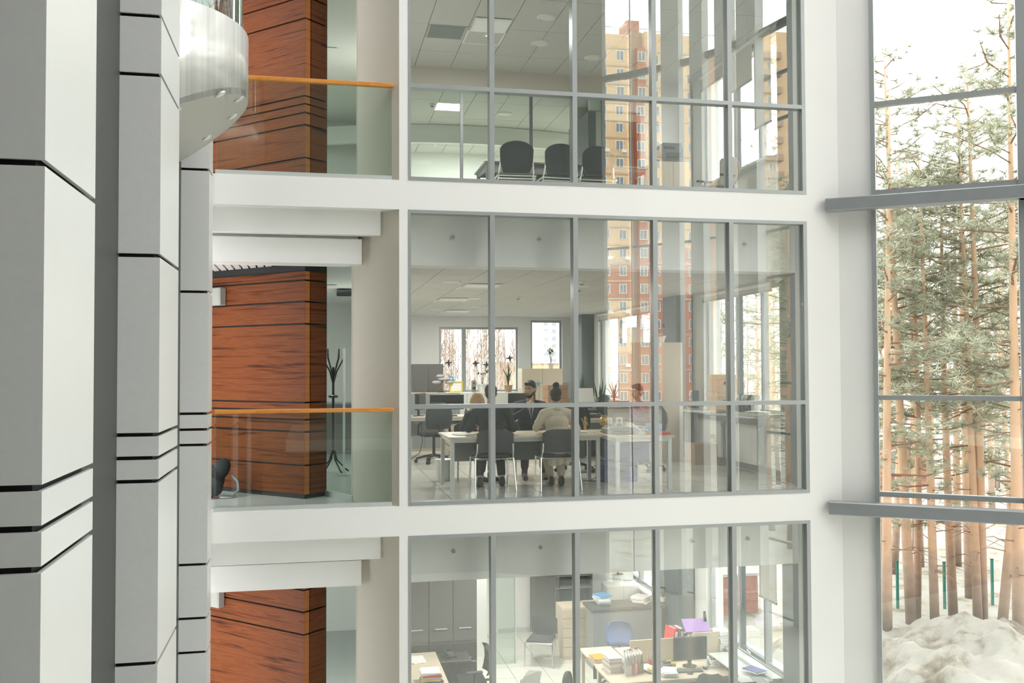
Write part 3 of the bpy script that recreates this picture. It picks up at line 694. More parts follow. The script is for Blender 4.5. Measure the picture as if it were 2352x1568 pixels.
def plant(name, label, loc, kind='spiky', h=.4, pot='porcelain', leaf='green_leaf', pr=.08, ph=.14, seed=1):
    r = random.Random(seed); t = thing(name, label, 'plant', loc)
    MB().lathe([(pr*.7, 0), (pr, ph*.9), (pr*1.08, ph*.9), (pr*1.08, ph), (pr*.92, ph), (pr*.9, ph*.85)], n=16).build('pot', pot, t)
    MB().cyl((0, 0, ph*.8), (0, 0, ph*.86), pr*.9, n=14).build('soil', 'cabinet_brown', t)
    if kind == 'spiky':
        for k in range(16):
            a = r.uniform(0, 2*PI); s = r.uniform(.25, 1); L = h*r.uniform(.7, 1.05); p = []; w = .014+.01*r.random()
            side = Vector((-math.sin(a), math.cos(a), 0)); vs = []
            for i in range(6):
                q = i/5; c = Vector((math.cos(a)*s*L*.55*q**1.6, math.sin(a)*s*L*.55*q**1.6, ph*.85+L*(q-.35*s*q*q))); ww = w*(1-q)**.6*(1 if i else .6)
                vs += [c-side*ww, c+side*ww, c+Vector((0, 0, -.004))]
            fs = []
            for i in range(5): j = 3*i; fs += [(j, j+1, j+4, j+3), (j+1, j+2, j+5, j+4), (j+2, j, j+3, j+5)]
            MB().add(vs, fs).build('leaf', leaf, t)
    elif kind == 'blade':
        for k in range(7):
            a = r.uniform(0, 2*PI); c, s = math.cos(a), math.sin(a); L = h*r.uniform(.6, 1.05); w = .022; o = Vector((c*pr*.4, s*pr*.4, ph*.85)); e = o+Vector((c*L*.22, s*L*.22, L)); md = (o+e)/2+Vector((-s*w, c*w, 0)); md2 = (o+e)/2-Vector((-s*w, c*w, 0)); th = Vector((c*.006, s*.006, 0))
            MB().add([o, md, e, md2, o+th, md+th, e+th*.2, md2+th], [(0, 1, 2, 3), (7, 6, 5, 4), (0, 4, 5, 1), (1, 5, 6, 2), (2, 6, 7, 3), (3, 7, 4, 0)]).build('leaf', leaf, t)
    else:
        st = MB(); pts = []
        for k in range(5):
            a = r.uniform(0, 2*PI); e = Vector((math.cos(a)*h*.28, math.sin(a)*h*.28, ph+h*r.uniform(.5, .9))); st.tube([(0, 0, ph*.8), (e.x*.3, e.y*.3, ph+h*.35), e], .005, 5); pts.append(e)
        st.build('stem', 'twig', t)
        for e in pts:
            for q in range(5):
                d = Vector((r.uniform(-1, 1), r.uniform(-1, 1), r.uniform(-.4, .8))).normalized()*h*.18; n = d.cross(Vector((.2, .3, 1))).normalized()*h*.07
                MB().add([e, e+d*.5+n, e+d, e+d*.5-n, e+d*.5+Vector((0, 0, .012))], [(0, 1, 4), (1, 2, 4), (2, 3, 4), (3, 0, 4), (3, 2, 1, 0)]).build('leaf', leaf, t)
    return t
def cabinet(name, label, loc, rot, w, d, h, doors=2, body='light_wood', door='light_wood', cat='cabinet', drawers=0, hz=None, hm='chrome'):
    t = thing(name, label, cat, loc, rot)
    MB().cbox(0, w, 0, d, .0, h, .004).build('body', body, t)
    if drawers:
        for k in range(drawers):
            z0 = .06+k*(h-.08)/drawers; z1 = z0+(h-.08)/drawers-.008
            o = MB().box(.008, w-.008, -.018, 0, z0, z1).build('drawer', door, t)
            MB().box(w*.5-.06, w*.5+.06, -.035, -.018, (z0+z1)/2, (z0+z1)/2+.014).build('handle', hm, o)
    else:
        for k in range(doors):
            x0 = .004+k*w/doors; x1 = (k+1)*w/doors-.004
            o = MB().box(x0, x1, -.018, 0, .05, h-.01).build('door', door, t)
            if hz is None: MB().box((x1-.05) if k % 2 == 0 else (x0+.035), (x1-.035) if k % 2 == 0 else (x0+.05), -.04, -.018, h*.45, h*.58).build('handle', hm, o)
            else: MB().box((x0+x1)/2-.10, (x0+x1)/2+.10, -.04, -.018, hz, hz+.012).build('handle', hm, o)
    return t
def phone(name, label, loc, rot, m='plastic_pale'):
    t = thing(name, label, 'telephone', loc, rot)
    b = MB(); b.add([(-.09, -.1, 0), (.09, -.1, 0), (.09, .1, 0), (-.09, .1, 0), (-.09, -.1, .025), (.09, -.1, .025), (.09, .1, .09), (-.09, .1, .09)], [(3, 2, 1, 0), (4, 5, 6, 7), (0, 1, 5, 4), (1, 2, 6, 5), (2, 3, 7, 6), (3, 0, 4, 7)]); b.build('body', m, t)
    k = MB()
    for i in range(4):
        for j in range(3): x = -.02+j*.032; y = -.075+i*.03; z = .025+(y+.1)*.325; k.box(x, x+.022, y, y+.018, z-.002, z+.006)
    o = k.build('keypad', 'plastic_grey', t); o['kind'] = 'stuff'
    MB().box(-.02, .075, .055, .09, .078, .092).build('display', 'screen', t)
    MB().cap((-.062, -.08, .06), (-.062, .09, .11), .02, .02, 8).build('handset', m, t, True)
    return t
def keyboard(name, label, loc, rot):
    t = thing(name, label, 'keyboard', loc, rot)
    MB().cbox(-.22, .22, -.07, .07, 0, .018, .004).build('base', 'plastic_black', t); k = MB()
    for i in range(5):
        for j in range(15): k.box(-.21+j*.028, -.21+j*.028+.022, -.06+i*.025, -.06+i*.025+.019, .018, .024)
    o = k.build('keys', 'plastic_grey', t); o['kind'] = 'stuff'; return t
def mouse(name, label, loc, rot=0, m='plastic_black'):
    t = thing(name, label, 'mouse', loc, rot); MB().ell((0, 0, .012), (.03, .052, .02), 12, 8).build('shell', m, t, True); MB().box(-.001, .001, .015, .05, .026, .032).build('button_split', 'rubber', t)
    MB().cyl((-.004, .028, .03), (.004, .028, .03), .008).build('wheel', 'alu', t); return t
def pen_pot(name, label, loc, seed=2, m='plastic_black'):
    r = random.Random(seed); t = thing(name, label, 'pen holder', loc)
    MB().lathe([(.036, 0), (.04, .1), (.036, .1), (.033, .01)], n=12).build('cup', m, t)
    for k in range(7):
        a = r.uniform(0, 6.28); e = Vector((math.cos(a)*.05, math.sin(a)*.05, .16+r.uniform(0, .04))); MB().cyl((math.cos(a)*.015, math.sin(a)*.015, .015), e, .0045, n=6).build('pen', ('blue', 'red', 'yellow', 'green', 'plastic_black', 'orange', 'alu_light')[k], t)
    return t
def speaker(name, label, loc, rot, m='plastic_pale', w=.10, h=.18, d=.11):
    t = thing(name, label, 'speaker', loc, rot); MB().cbox(-w/2, w/2, 0, d, 0, h, .006).build('casing', m, t)
    for z, r_ in ((h*.34, w*.38), (h*.75, w*.22)): MB().lathe([(r_, 0), (r_, .004), (r_*.6, .001), (r_*.3, .003)], n=16).xf(tr(0, 0, z) @ Matrix.Rotation(PI/2, 4, 'X')).build('cone', 'rubber', t)
    return t
def printer(name, label, loc, rot, w=.42, d=.4, h=.3, m='plastic_grey', feed=True):
    t = thing(name, label, 'printer', loc, rot)
    MB().cbox(-w/2, w/2, 0, d, 0, h*.86, .012).build('body', m, t); MB().cbox(-w/2+.02, w/2-.02, .03, d-.02, h*.86, h, .01).build('lid', m, t)
    MB().box(-w*.35, w*.35, -.004, 0, h*.30, h*.5).build('paper_slot', 'rubber', t); MB().cbox(-w*.33, w*.33, -.12, 0, h*.24, h*.28, .004).build('tray', m, t)
    MB().box(-w*.42, w*.1, -.006, 0, h*.66, h*.8).build('control_panel', 'screen', t)
    if feed: MB().box(-.1, .1, -.10, .05, h*.29, h*.31).build('sheet', 'paper', t)
    return t
def ceiling_lamp(name, label, loc, r_=.13, group=None):
    t = thing(name, label, 'ceiling light', loc, 0, group); MB().lathe([(r_, 0), (r_, -.012), (r_*.82, -.03), (r_*.75, -.012)], n=20).build('rim', 'lamp_white', t); MB().cyl((0, 0, -.016), (0, 0, -.01), r_*.76, n=18).build('lens', 'paper', t); return t
def detector(name, label, loc):
    t = thing(name, label, 'smoke detector', loc); MB().lathe([(.055, 0), (.055, -.02), (.04, -.035)], n=14).build('base', 'lamp_white', t); MB().lathe([(.03, -.035), (.028, -.055), (.015, -.06)], n=12).build('sensor', 'alu', t); return t
def light_panel(name, label, loc, w=.595, d=.595, f=1.0):
    t = thing(name, label, 'ceiling light', loc); b = MB(); rect_frame(b, 0, w, 0, d, -.02, .0, .03); b.xf(Matrix.Rotation(-PI/2, 4, 'X')).build('frame', 'lamp_white', t)
    MB().box(.03, w-.03, -d+.03, -.03, -.012, -.006).build('diffuser', 'paper', t)
    la = bpy.data.lights.new('panel_fill', 'AREA'); la.size = .5; la.energy = PANEL_W*f; la.color = (1, .98, .93); lo = bpy.data.objects.new('panel_fill', la); COL.objects.link(lo); lo.parent = t; lo.location = (w/2, -d/2, -.03); return t  # area light added under the panel to brighten the room

# ------------------------------------------------------------------ MIDDLE OFFICE
H1 = .71
t = desk('meeting_table', 'long pale meeting table with white metal legs where four people sit', (1.70, 12.22, 0), 0, 2.06, 1.05, H1, cat='table')
t = desk('side_desk', 'pale desk at right angle to the meeting table, holding globe and phone', (3.80, 11.84, 0), 0, .82, 1.42, H1, modesty=False)
MB().box(.1, .72, .7, .715, .30, .62).build('modesty_panel', 'navy', t)
visitor_chair('visitor_chair', 'dark grey visitor chair with chrome legs under the man seen from behind', (2.31, 12.47, 0), 0)
visitor_chair('visitor_chair', 'dark grey visitor chair with chrome legs under the woman with the bun', (3.17, 12.36, 0), -.05)
visitor_chair('visitor_chair', 'dark grey visitor chair under the blond woman behind the table', (2.26, 13.70, 0), PI)
visitor_chair('visitor_chair', 'dark grey visitor chair under the bearded man facing us', (3.13, 13.86, 0), PI)
papers('paper_sheet', 'white papers lying on the left end of the meeting table', (1.95, 12.62, H1), .1, 3, seed=3, th=.003)
papers('paper_sheet', 'white papers in front of the bearded man', (3.35, 12.95, H1), .2, 3, seed=5, th=.003)
papers('paper_sheet', 'white papers on the right end of the meeting table', (3.58, 12.75, H1), -.2, 4, seed=6, th=.004)
# things on the side desk
t = thing('globe', 'small golden desk globe on a wooden foot', 'globe', (3.93, 12.72, H1))
MB().ell((0, 0, .15), (.068, .068, .068), 16, 12).build('ball', 'gold', t, True); MB().lathe([(.06, 0), (.06, .012), (.02, .03), (.012, .08)], n=16).build('foot', 'cardboard', t)
MB().tube([(.08*math.cos(a), 0, .15+.08*math.sin(a)) for a in [math.radians(-100+20*k) for k in range(12)]], .006, 6).build('meridian', 'gold', t)
t = thing('figurine', 'small golden standing figurine on the side desk beside the globe', 'figurine', (3.72-.02, 12.86, H1))
MB().lathe([(.035, 0), (.035, .02), (.02, .03), (.022, .08), (.03, .12), (.012, .155), (.02, .175), (.016, .2), (.002, .21)], n=12).build('figure', 'gold', t, True); MB().cap((-.02, 0, .13), (-.05, 0, .18), .009, .007, 6).build('arm', 'gold', t); MB().cap((.02, 0, .13), (.045, 0, .09), .009, .007, 6).build('arm', 'gold', t)
printer('flat_scanner', 'low grey flatbed scanner on the side desk', (4.02, 12.22, H1), 0, .36, .34, .09, 'plastic_grey', False)
papers('paper_stack', 'loose stack of white papers beside the phone on the side desk', (4.30, 12.6, H1), .3, 9, seed=8, th=.008)
phone('desk_phone', 'white desk phone on the side desk', (4.28, 12.2, H1), .2)
speaker('computer_speaker', 'left one of the white speakers with black cones standing on the side desk', (4.10, 13.02, H1), .1)
speaker('computer_speaker', 'white speaker with black cones next to the desk webcam', (4.26, 13.05, H1), 0)
t = monitor('desk_monitor', 'black monitor behind the two white speakers', (4.25, 13.10, H1), .4, .45, .30)
papers('red_folder', 'red folder on the right edge of the side desk', (4.47, 12.05, H1), .5, 2, m='red', seed=4, cat='folder', th=.02)
carton('blue_box', 'open blue plastic box behind the red folder', (4.52, 12.35, H1), 0, .16, .22, .12, 'blue', False)
t = thing('cable_bundle', 'tangle of dark cables under the side desk', 'cables', (4.1, 12.9, 0))
for k in range(5):
    r = random.Random(k); MB().tube([(r.uniform(-.1, .2), .05*k-.1, .62), (r.uniform(-.3, .3), .05*k-.1, .4), (r.uniform(-.3, .3), r.uniform(-.1, .1), .2), (r.uniform(-.4, .4), r.uniform(-.2, .2), .02), (r.uniform(-.4, .4), r.uniform(-.2, .2), .008)], .006, 5).build('cable', 'rubber', t, True)
t = thing('carrier_bag', 'yellow and red shopping bag standing under the side desk', 'bag', (4.45, 13.3, 0))
MB().add([(-.12, -.06, 0), (.12, -.06, 0), (.12, .06, 0), (-.12, .06, 0), (-.14, -.05, .36), (.14, -.05, .34), (.13, .05, .35), (-.13, .05, .36)], [(3, 2, 1, 0), (0, 1, 5, 4), (1, 2, 6, 5), (2, 3, 7, 6), (3, 0, 4, 7)]).build('bag_body', 'yellow', t)
MB().box(-.125, .125, -.067, -.06, .06, .2).build('stripe', 'red', t); MB().tube([(-.06, -.05, .35), (-.03, -.05, .44), (.03, -.05, .44), (.06, -.05, .34)], .006, 5).build('handle', 'red', t)
carton('storage_crate', 'dark blue storage crate under the side desk', (4.2, 13.0, 0), 0, .5, .34, .30, 'navy', True)
swivel_chair('swivel_chair', 'black swivel chair with reddish back behind the side desk, seat of the woman in purple', (5.02, 14.15, 0), PI/2+.2, back='cabinet_brown')
swivel_chair('swivel_chair', 'black swivel chair pushed against the meeting table behind the papers', (3.95, 14.3, 0), PI*.9, arms=False)
# desk rows further back
desk('work_desk', 'grey-topped work desk at the back left with the wide black monitor', (1.55, 16.9, 0), 0, 1.35, .75, .74, top='light_wood')
monitor('desk_monitor', 'wide black monitor on the back left desk', (2.37, 17.25, .74), .0, .62, .27)
monitor('desk_monitor', 'second black monitor at the left end of the back left desk, seen from its side', (1.9, 17.2, .74), 1.1, .45, .3)
keyboard('desk_keyboard', 'black keyboard on the back left desk', (2.3, 17.03, .74), 0)
phone('desk_phone', 'dark desk phone on the back left desk', (2.78, 17.15, .74), 0, 'plastic_black')
swivel_chair('swivel_chair', 'black office chair at the back left desk', (2.0, 16.2, 0), 0.2)
t = thing('cable_bundle', 'dark cables hanging below the back left desk', 'cables', (2.1, 16.95, 0))
for k in range(5):
    r = random.Random(k+20); x = r.uniform(-.4, .5); MB().tube([(x, 0, .66), (x+r.uniform(-.1, .1), .0, .45), (x+r.uniform(-.15, .15), .0, .3), (x+r.uniform(-.2, .2), 0, .1), (x+r.uniform(-.3, .3), -.1, .01)], .007, 5).build('cable', 'rubber', t, True)
cabinet('pedestal_unit', 'pale wooden drawer pedestal under the back left desk', (2.3, 17.05, 0), 0, .42, .5, .6, drawers=3)
cabinet('tall_cabinet', 'dark grey tall cabinet standing against the back left wall', (1.95, 19.2, 0), 0, .62, .45, 1.68, body='cabinet_grey', door='cabinet_grey')
cabinet('low_shelf', 'pale low shelf unit below the left window', (1.75, 18.5, 0), 0, 1.05, .4, 1.12, doors=3, body='light_wood', door='bronze_grey')
t = thing('bonsai_sculpture', 'grey bonsai tree ornament standing on the low shelf', 'ornament', (2.46, 18.7, 1.12))
MB().tube([(0, 0, 0), (.03, 0, .08), (-.02, 0, .16), (.05, 0, .24)], [.02, .017, .014, .01], 7).build('trunk', 'twig', t, True)
for k, (x, z, w) in enumerate(((.05, .26, .13), (-.09, .20, .10), (.15, .20, .09), (-.02, .32, .09))): MB().ell((x, 0, z), (w, w*.7, .035), 12, 6).build('foliage_pad', 'stone_grey', t, True)
MB().cbox(-.08, .08, -.05, .05, -.0, .02, .004).build('tray', 'plastic_black', t)
t = thing('giraffe_toy', 'small teal giraffe toy on the back window sill', 'toy', (3.30, 22.2, 1.03))
MB().ell((0, 0, .17), (.10, .045, .06), 10, 7).build('body', 'cyan', t, True); MB().tube([(-.07, 0, .19), (-.10, 0, .32), (-.12, 0, .36)], [.03, .022, .026], 7).build('neck', 'cyan', t, True); MB().ell((-.15, 0, .37), (.05, .025, .025), 8, 6).build('head', 'cyan', t, True)
for x in (-.07, .07):
    for y in (-.025, .025): MB().cyl((x, y, .15), (x*1.1, y, 0), .016, .014, 7).build('leg', 'cyan', t)
t = thing('picture_frame', 'yellow picture frame on the low shelf', 'picture frame', (2.75, 18.7, 1.12), 0)
b = MB(); rect_frame(b, -.13, .13, .0, .22, -.01, .01, .025); b.build('frame', 'yellow', t); MB().box(-.105, .105, .0, .005, .025, .195).build('picture', 'paper', t)
# long sill cabinet below the back windows carries the plants
cabinet('sill_cabinet', 'long white cabinet under the back windows carrying pots and speakers', (2.95, 22.0, 0), 0, 2.15, .5, 1.03, doors=4, body='plastic_pale', door='plastic_pale')
speaker('tall_speaker', 'slim dark speaker left of the giraffe toy on the sill cabinet', (3.15, 22.2, 1.03), 0, 'plastic_grey', .07, .3, .09)
speaker('tall_speaker', 'slim dark speaker left of the potted green plant', (3.68, 22.15, 1.03), 0, 'plastic_grey', .10, .28, .12)
plant('potted_plant', 'green leafy plant in a white pot before the back window', (3.90, 22.25, 1.03), 'leafy', .40, 'porcelain', 'green_leaf', .12, .19, 4)
plant('potted_plant', 'spiky thin-leaved plant before the right pane of the back window', (4.52, 22.25, 1.03), 'spiky', .62, 'cardboard', 'leaf_dark', .10, .16, 5)
cabinet('wood_cabinet', 'pale wooden cabinet behind the bearded man', (4.42, 20.2, 0), 0, .72, .45, 1.15)
cabinet('wood_cabinet', 'taller pale wooden cabinet with boxes, right of the back window', (4.62, 21.2, 0), 0, .95, .45, 1.58)
monitor('desk_monitor', 'black monitor left behind the bearded man', (3.62, 16.6, .74), .05, .5, .3)
desk('work_desk', 'pale work desk behind the bearded man', (2.95, 16.3, 0), 0, 1.6, .75, .74, top='light_wood')
cabinet('drawer_unit', 'pale drawer pedestal under the desk behind the bearded man', (3.15, 16.5, 0), 0, .42, .5, .6, drawers=3)
cabinet('drawer_unit', 'pale drawer pedestal on wheels behind the woman with the bun', (3.68, 15.2, 0), .1, .45, .5, .52, drawers=3)
carton('archive_box', 'brown archive box on the desk right of the woman with the bun, lower one', (4.27, 16.7, .74), 0, .38, .36, .30, 'cardboard')
carton('archive_box', 'brown archive box on top of the lower archive box by the bun', (4.25, 16.7, 1.045), .05, .36, .34, .24, 'cardboard')
t = thing('teal_ornament', 'small teal star ornament on the wooden cabinet', 'ornament', (4.60+.2, 20.35, 1.15))
for k in range(5):
    a = PI/2+2*PI*k/5; MB().cap((0, 0, .10), (.07*math.cos(a), 0, .10+.07*math.sin(a)), .022, .006, 7).build('ray', 'cyan', t, True)
MB().lathe([(.05, 0), (.05, .015), (.015, .03)], n=12).build('base', 'alu', t)
desk('work_desk', 'pale work desk at the right with printer and office bins', (4.30, 15.6, 0), 0, 1.35, .75, .74, top='light_wood')
t = printer('office_printer', 'pale grey printer with paper feed left of the dark plants', (4.62, 15.75, .74), 0, .42, .4, .26, 'plastic_grey')
MB().add([(-.15, .22, .26), (.15, .22, .26), (.15, .34, .50), (-.15, .34, .50), (-.15, .24, .26), (.15, .24, .26), (.15, .36, .50), (-.15, .36, .50)], [(0, 1, 2, 3), (7, 6, 5, 4), (0, 4, 5, 1), (2, 6, 7, 3), (1, 5, 6, 2), (3, 7, 4, 0)]).build('paper_feed', 'paper', t)
t = thing('white_helmet', 'white rounded case standing on the printer desk', 'case', (4.98, 16.0, .74))
MB().ell((0, 0, .12), (.16, .13, .20), 14, 9).build('shell', 'lamp_white', t, True); MB().cyl((0, 0, -0), (0, 0, .02), .1, n=14).build('base', 'alu', t)
plant('potted_plant', 'broad-leaved dark plant rising beside the printer', (4.86, 17.0, .82), 'blade', .55, 'plastic_black', 'leaf_dark', .10, .15, 8)
plant('potted_plant', 'dark green sword-leaved plant in a red pot', (5.12, 16.8, .82), 'blade', .48, 'terracotta', 'leaf_dark', .10, .14, 9)
plant('potted_plant', 'bushy dark grass-leaved plant next to the red pot', (5.42, 16.9, .82), 'spiky', .52, 'plastic_black', 'leaf_dark', .11, .15, 10)
cabinet('plant_cabinet', 'low dark cabinet carrying the three dark plants', (4.6, 16.7, 0), 0, 1.1, .45, .82, body='cabinet_grey', door='cabinet_grey')
plant('potted_plant', 'small pale green plant on the taller wooden cabinet', (5.35, 21.4, 1.58), 'leafy', .36, 'porcelain', 'green_leaf', .07, .12, 14)
cabinet('wardrobe', 'tall pale wooden wardrobe in front of the dark pier', (5.22, 15.38, 0), 0, .93, .6, 2.02, cat='wardrobe')
plant('potted_plant', 'trailing dark plant in a white bowl on the wardrobe', (5.86, 15.7, 2.02), 'leafy', .26, 'porcelain', 'leaf_dark', .11, .12, 12)
carton('paper_carton', 'white carton standing on the wardrobe', (5.42, 15.7, 2.02), .1, .2, .25, .26, 'paper', False)
t = thing('table_lamp', 'dark desk fan standing left of the person in purple', 'fan', (4.62, 14.95, 0), .3)
MB().lathe([(.16, 0), (.16, .02), (.03, .04), (.02, .9)], n=14).build('stand', 'plastic_black', t); MB().lathe([(.14, -.03), (.16, 0), (.14, .03)], n=18).xf(tr(0, 0, 1.0) @ Matrix.Rotation(PI/2, 4, 'X')).build('head', 'plastic_black', t)
# window sill shelf at the right
file_box('magazine_file', 'black magazine file at the far end of the right window sill', (6.26+.22, 15.72, .90), PI, 'plastic_black', .10, .26, .30)
file_box('magazine_file', 'black magazine file beside the archive boxes on the right window sill', (6.64, 14.86, .90), PI, 'plastic_black', .1, .26, .30)
carton('archive_box', 'tan archive box on the right window sill, lower one of the pair', (6.46, 14.52, .90), 0, .34, .36, .29, 'cardboard_pale')
carton('archive_box', 'tan archive box with lid, on top of the lower box on the right sill', (6.48, 14.50, 1.195), .04, .34, .34, .28, 'cardboard_pale')
for k in range(5): file_box('magazine_file', ('grey', 'white', 'pale', 'black', 'beige')[k] + ' magazine file, ' + ('first', 'second', 'third', 'fourth', 'last')[k] + ' of the row right of the tan archive boxes', (6.66-.03, 14.18-k*.115, .90), PI/2*0+PI, ('plastic_grey', 'plastic_pale', 'lilac_clear', 'plastic_black', 'beige_wall')[k], .10, .26, .27)
t = MB().box(6.2, 6.64, 12.92, 16.0, .845, .86); tag(t.build('sill_shelf', 'alu_light'), 'long grey shelf board under the right office window', 'shelf')
papers('paper_stack', 'fanned white papers on the near end of the right sill', (6.45, 13.2, .90), .5, 7, seed=15)
t = thing('radiator', 'white panel radiator under the right office window', 'radiator', (6.60, 13.9, .12))
MB().cbox(-.09, -.05, -.55, .55, 0, .6, .006).build('front_panel', 'radiator', t); MB().cbox(.0, .04, -.55, .55, 0, .6, .006).build('back_panel', 'radiator', t)
b = MB()
for k in range(24): b.box(-.05, .0, -.54+k*.045, -.535+k*.045, .02, .58)
o = b.build('fins', 'radiator', t); o['kind'] = 'stuff'; MB().cyl((-.07, -.58, .04), (-.07, -.55, .04), .02).build('valve', 'chrome', t); MB().cyl((-.07, -.58, .54), (-.07, -.55, .54), .02).build('valve', 'chrome', t)
t = thing('radiator', 'white panel radiator under the right window nearer to the pier', 'radiator', (6.60, 15.1, .12))
MB().cbox(-.09, -.05, -.45, .45, 0, .6, .006).build('front_panel', 'radiator', t); MB().cbox(.0, .04, -.45, .45, 0, .6, .006).build('back_panel', 'radiator', t); MB().cyl((-.07, -.48, .54), (-.07, -.45, .54), .02).build('valve', 'chrome', t)
carton('moving_box', 'brown cardboard box on the floor under the right window', (6.33, 14.98, 0), .05, .46, .40, .33, 'cardboard', False)
t = thing('waste_bin', 'white round waste bin under the left end of the meeting table', 'bin', (1.82, 13.6, 0)); MB().lathe([(.10, 0), (.13, .3), (.12, .3), (.095, .02)], n=16).build('bucket', 'plastic_pale', t); MB().lathe([(.132, .285), (.138, .3), (.132, .305)], n=16).build('rim', 'alu_light', t)
# swallow stickers on the back window
def swallow(label, x, z, f=1):
    t = thing('swallow_sticker', label, 'sticker', (x, YB+.07, z)); k = .13
    pts = [(-1, .1), (-.3, .25), (.0, .9), (.15, .25), (.5, .3), (.75, .15), (.5, .05), (.2, -.05), (.1, -.8), (-.25, -.05), (-1.05, -.25), (-.5, .05)]
    MB().extr([(f*px*k, pz*k) for px, pz in pts], 'y', 0, .003).build('bird', 'plastic_black', t)
swallow('black swallow sticker in the left pane of the back window', 3.30, 1.72); swallow('black swallow sticker in the middle pane of the back window', 3.98, 1.70)
swallow('black swallow sticker at the right edge of the middle pane', 4.25, 1.66, -1); swallow('black swallow sticker in the right pane of the back window', 4.85, 1.83)
# fittings on the bulkheads
NM = ('first', 'second', 'third', 'fourth'); ST = {-3.8: 'lower', 0.0: 'middle', 3.8: 'upper'}
for z in (-3.8, 0.0):
    for k, x in enumerate((1.66, 2.74, 4.72, 5.48)):
        t = thing('bulkhead_nozzle', 'small round chrome nozzle on the %s office bulkhead, %s from the left' % (ST[z], NM[k]), 'nozzle', (x, 11.53, z+3.19))
        MB().lathe([(.028, 0), (.028, .006), (.018, .012)], n=14).xf(Matrix.Rotation(PI/2, 4, 'X')).build('rosette', 'alu_light', t); MB().lathe([(.01, .012), (.01, .04), (.016, .045)], n=10).xf(Matrix.Rotation(PI/2, 4, 'X')).build('tip', 'alu', t)
# ceiling fittings, middle and upper office
for k, (x, y) in enumerate(((2.0, 14.0), (4.1, 14.4), (2.9, 17.3), (3.3, 19.6), (5.2, 14.2), (2.6, 20.6))):
    ceiling_lamp('ceiling_downlight', ('round white downlight above the left end of the meeting table', 'round white downlight above the side desk', 'round white downlight over the back left desk', 'round white downlight over the middle of the back room', 'round white downlight near the right windows', 'round white downlight near the back window')[k], (x, y, 2.88))
for k, (x, y) in enumerate(((3.9, 13.7), (4.2, 14.9), (3.6, 16.8))): detector('smoke_detector', ('white smoke detector nearest to the glass on the middle office ceiling', 'white smoke detector beside the row of downlights', 'white smoke detector over the back desks')[k], (x, y, 2.88))
for k, (x, y) in enumerate(((1.65+.6, 14.25+.6), (1.65+.6, 17.85), (2.85, 21.45))): light_panel('light_panel', ('square white light panel in the middle office ceiling, nearest to us', 'square white light panel in the middle office ceiling, over the back desk', 'square white light panel in the middle office ceiling by the back window')[k], (x, y, 2.877))
# ------------------------------------------------------------------ UPPER OFFICE
z = 3.8
for k, (x, y, a) in enumerate(((2.76, 13.15, -.05), (3.38, 13.2, .05), (3.94, 13.25, .02))):
    mesh_chair('mesh_chair', ('dark mesh-backed chair at the upper table, first from the left', 'dark mesh-backed chair at the upper table, middle of the three', 'dark mesh-backed chair at the upper table, third from the left')[k], (x, y, z), a)
t = desk('conference_table', 'dark-framed grey conference table behind the three mesh chairs', (2.40, 13.42, z), 0, 2.5, .95, .77, top='bronze_grey', leg='bronze_grey', cat='table')
cabinet('side_cabinet', 'pale wooden cabinet with the dark printer on top', (5.50, 14.9, z), 0, .64, .5, 1.20)
t = printer('office_printer', 'dark grey laser printer on the pale upper cabinet', (5.86, 14.98, z+1.20), 0, .38, .38, .34, 'alu_dark', False)
swivel_chair('swivel_chair', 'grey swivel chair with black armrest by the upper right windows', (6.0, 13.6, z), PI/2+.25, fab='fabric_grey', back='fabric_beige', hi=1.0)
# glass partition with header, curved reception beyond
w = sroot('window_60')
MB().box(1.0, 5.0, 15.9, 16.05, z+2.55, z+2.9).build('header', 'beige_wall', w)
for x in (2.45, 3.66, 4.95): MB().box(x-.025, x+.025, 15.95, 16.0, z, z+2.55).build('frame_post', 'alu_dark' if x > 3 else 'alu', w)
for a, c in ((1.05, 2.425), (2.475, 3.635), (3.685, 4.92)): MB().box(a, c, 15.97, 15.98, z, z+2.55).build('pane', 'inner_glass', w)
b = MB(); n = 20; A = [math.radians(200+140*i/n) for i in range(n+1)]
o_ = [(3.2+4.2*math.cos(a), 21.2+2.2*math.sin(a)) for a in A]; i_ = [(3.2+4.1*math.cos(a), 21.2+2.1*math.sin(a)) for a in A]
b.prism(o_ + i_[::-1], z+2.33, z+2.69); struct(b.build('trim_70', 'white_paint'))
struct(MB().box(1.0, 6.6, 21.6, 21.8, z, z+3.4).build('wall_reception', 'white_paint'))
# doorway pier with beige portal
t = struct(MB().box(4.72, 4.86, 16.1, 17.4, z, z+2.3).build('wall_portal', 'pier_dark'))
b = MB(); b.box(4.86, 4.98, 16.1, 17.3, z, z+2.16); b.box(4.86, 6.0, 16.1, 17.3, z+2.16, z+2.3); b.box(4.86, 6.64, 17.3, 17.4, z, z+2.9); struct(b.build('wall_portal', 'beige_wall'))
for k, (x, y) in enumerate(((3.28, 13.3), (3.45, 14.4), (4.45, 14.9))): ceiling_lamp('ceiling_downlight', ('round white downlight above the mesh chairs, highest in the picture', 'round grey downlight above the upper conference table', 'round white downlight before the beige upper portal')[k], (x, y, 6.66), .14)
ceiling_lamp('ceiling_downlight', 'round white downlight in the room behind the upper glass partition', (3.6, 18.0, 6.5), .15)
detector('smoke_detector', 'white smoke detector above the first mesh chair', (2.55, 14.15, 6.66)); detector('smoke_detector', 'white smoke detector behind the upper glass partition', (2.15, 17.6, 6.5)); detector('wall_sensor', 'small white sensor on the reveal beside the upper right window', (5.9, 15.8, 5.9))
t = thing('air_vent', 'square perforated air vent in the upper office ceiling', 'vent', (1.65, 13.9, 6.655)); MB().box(.01, .585, .02, .58, -.004, .002).build('frame', 'alu', t)
o = MB()
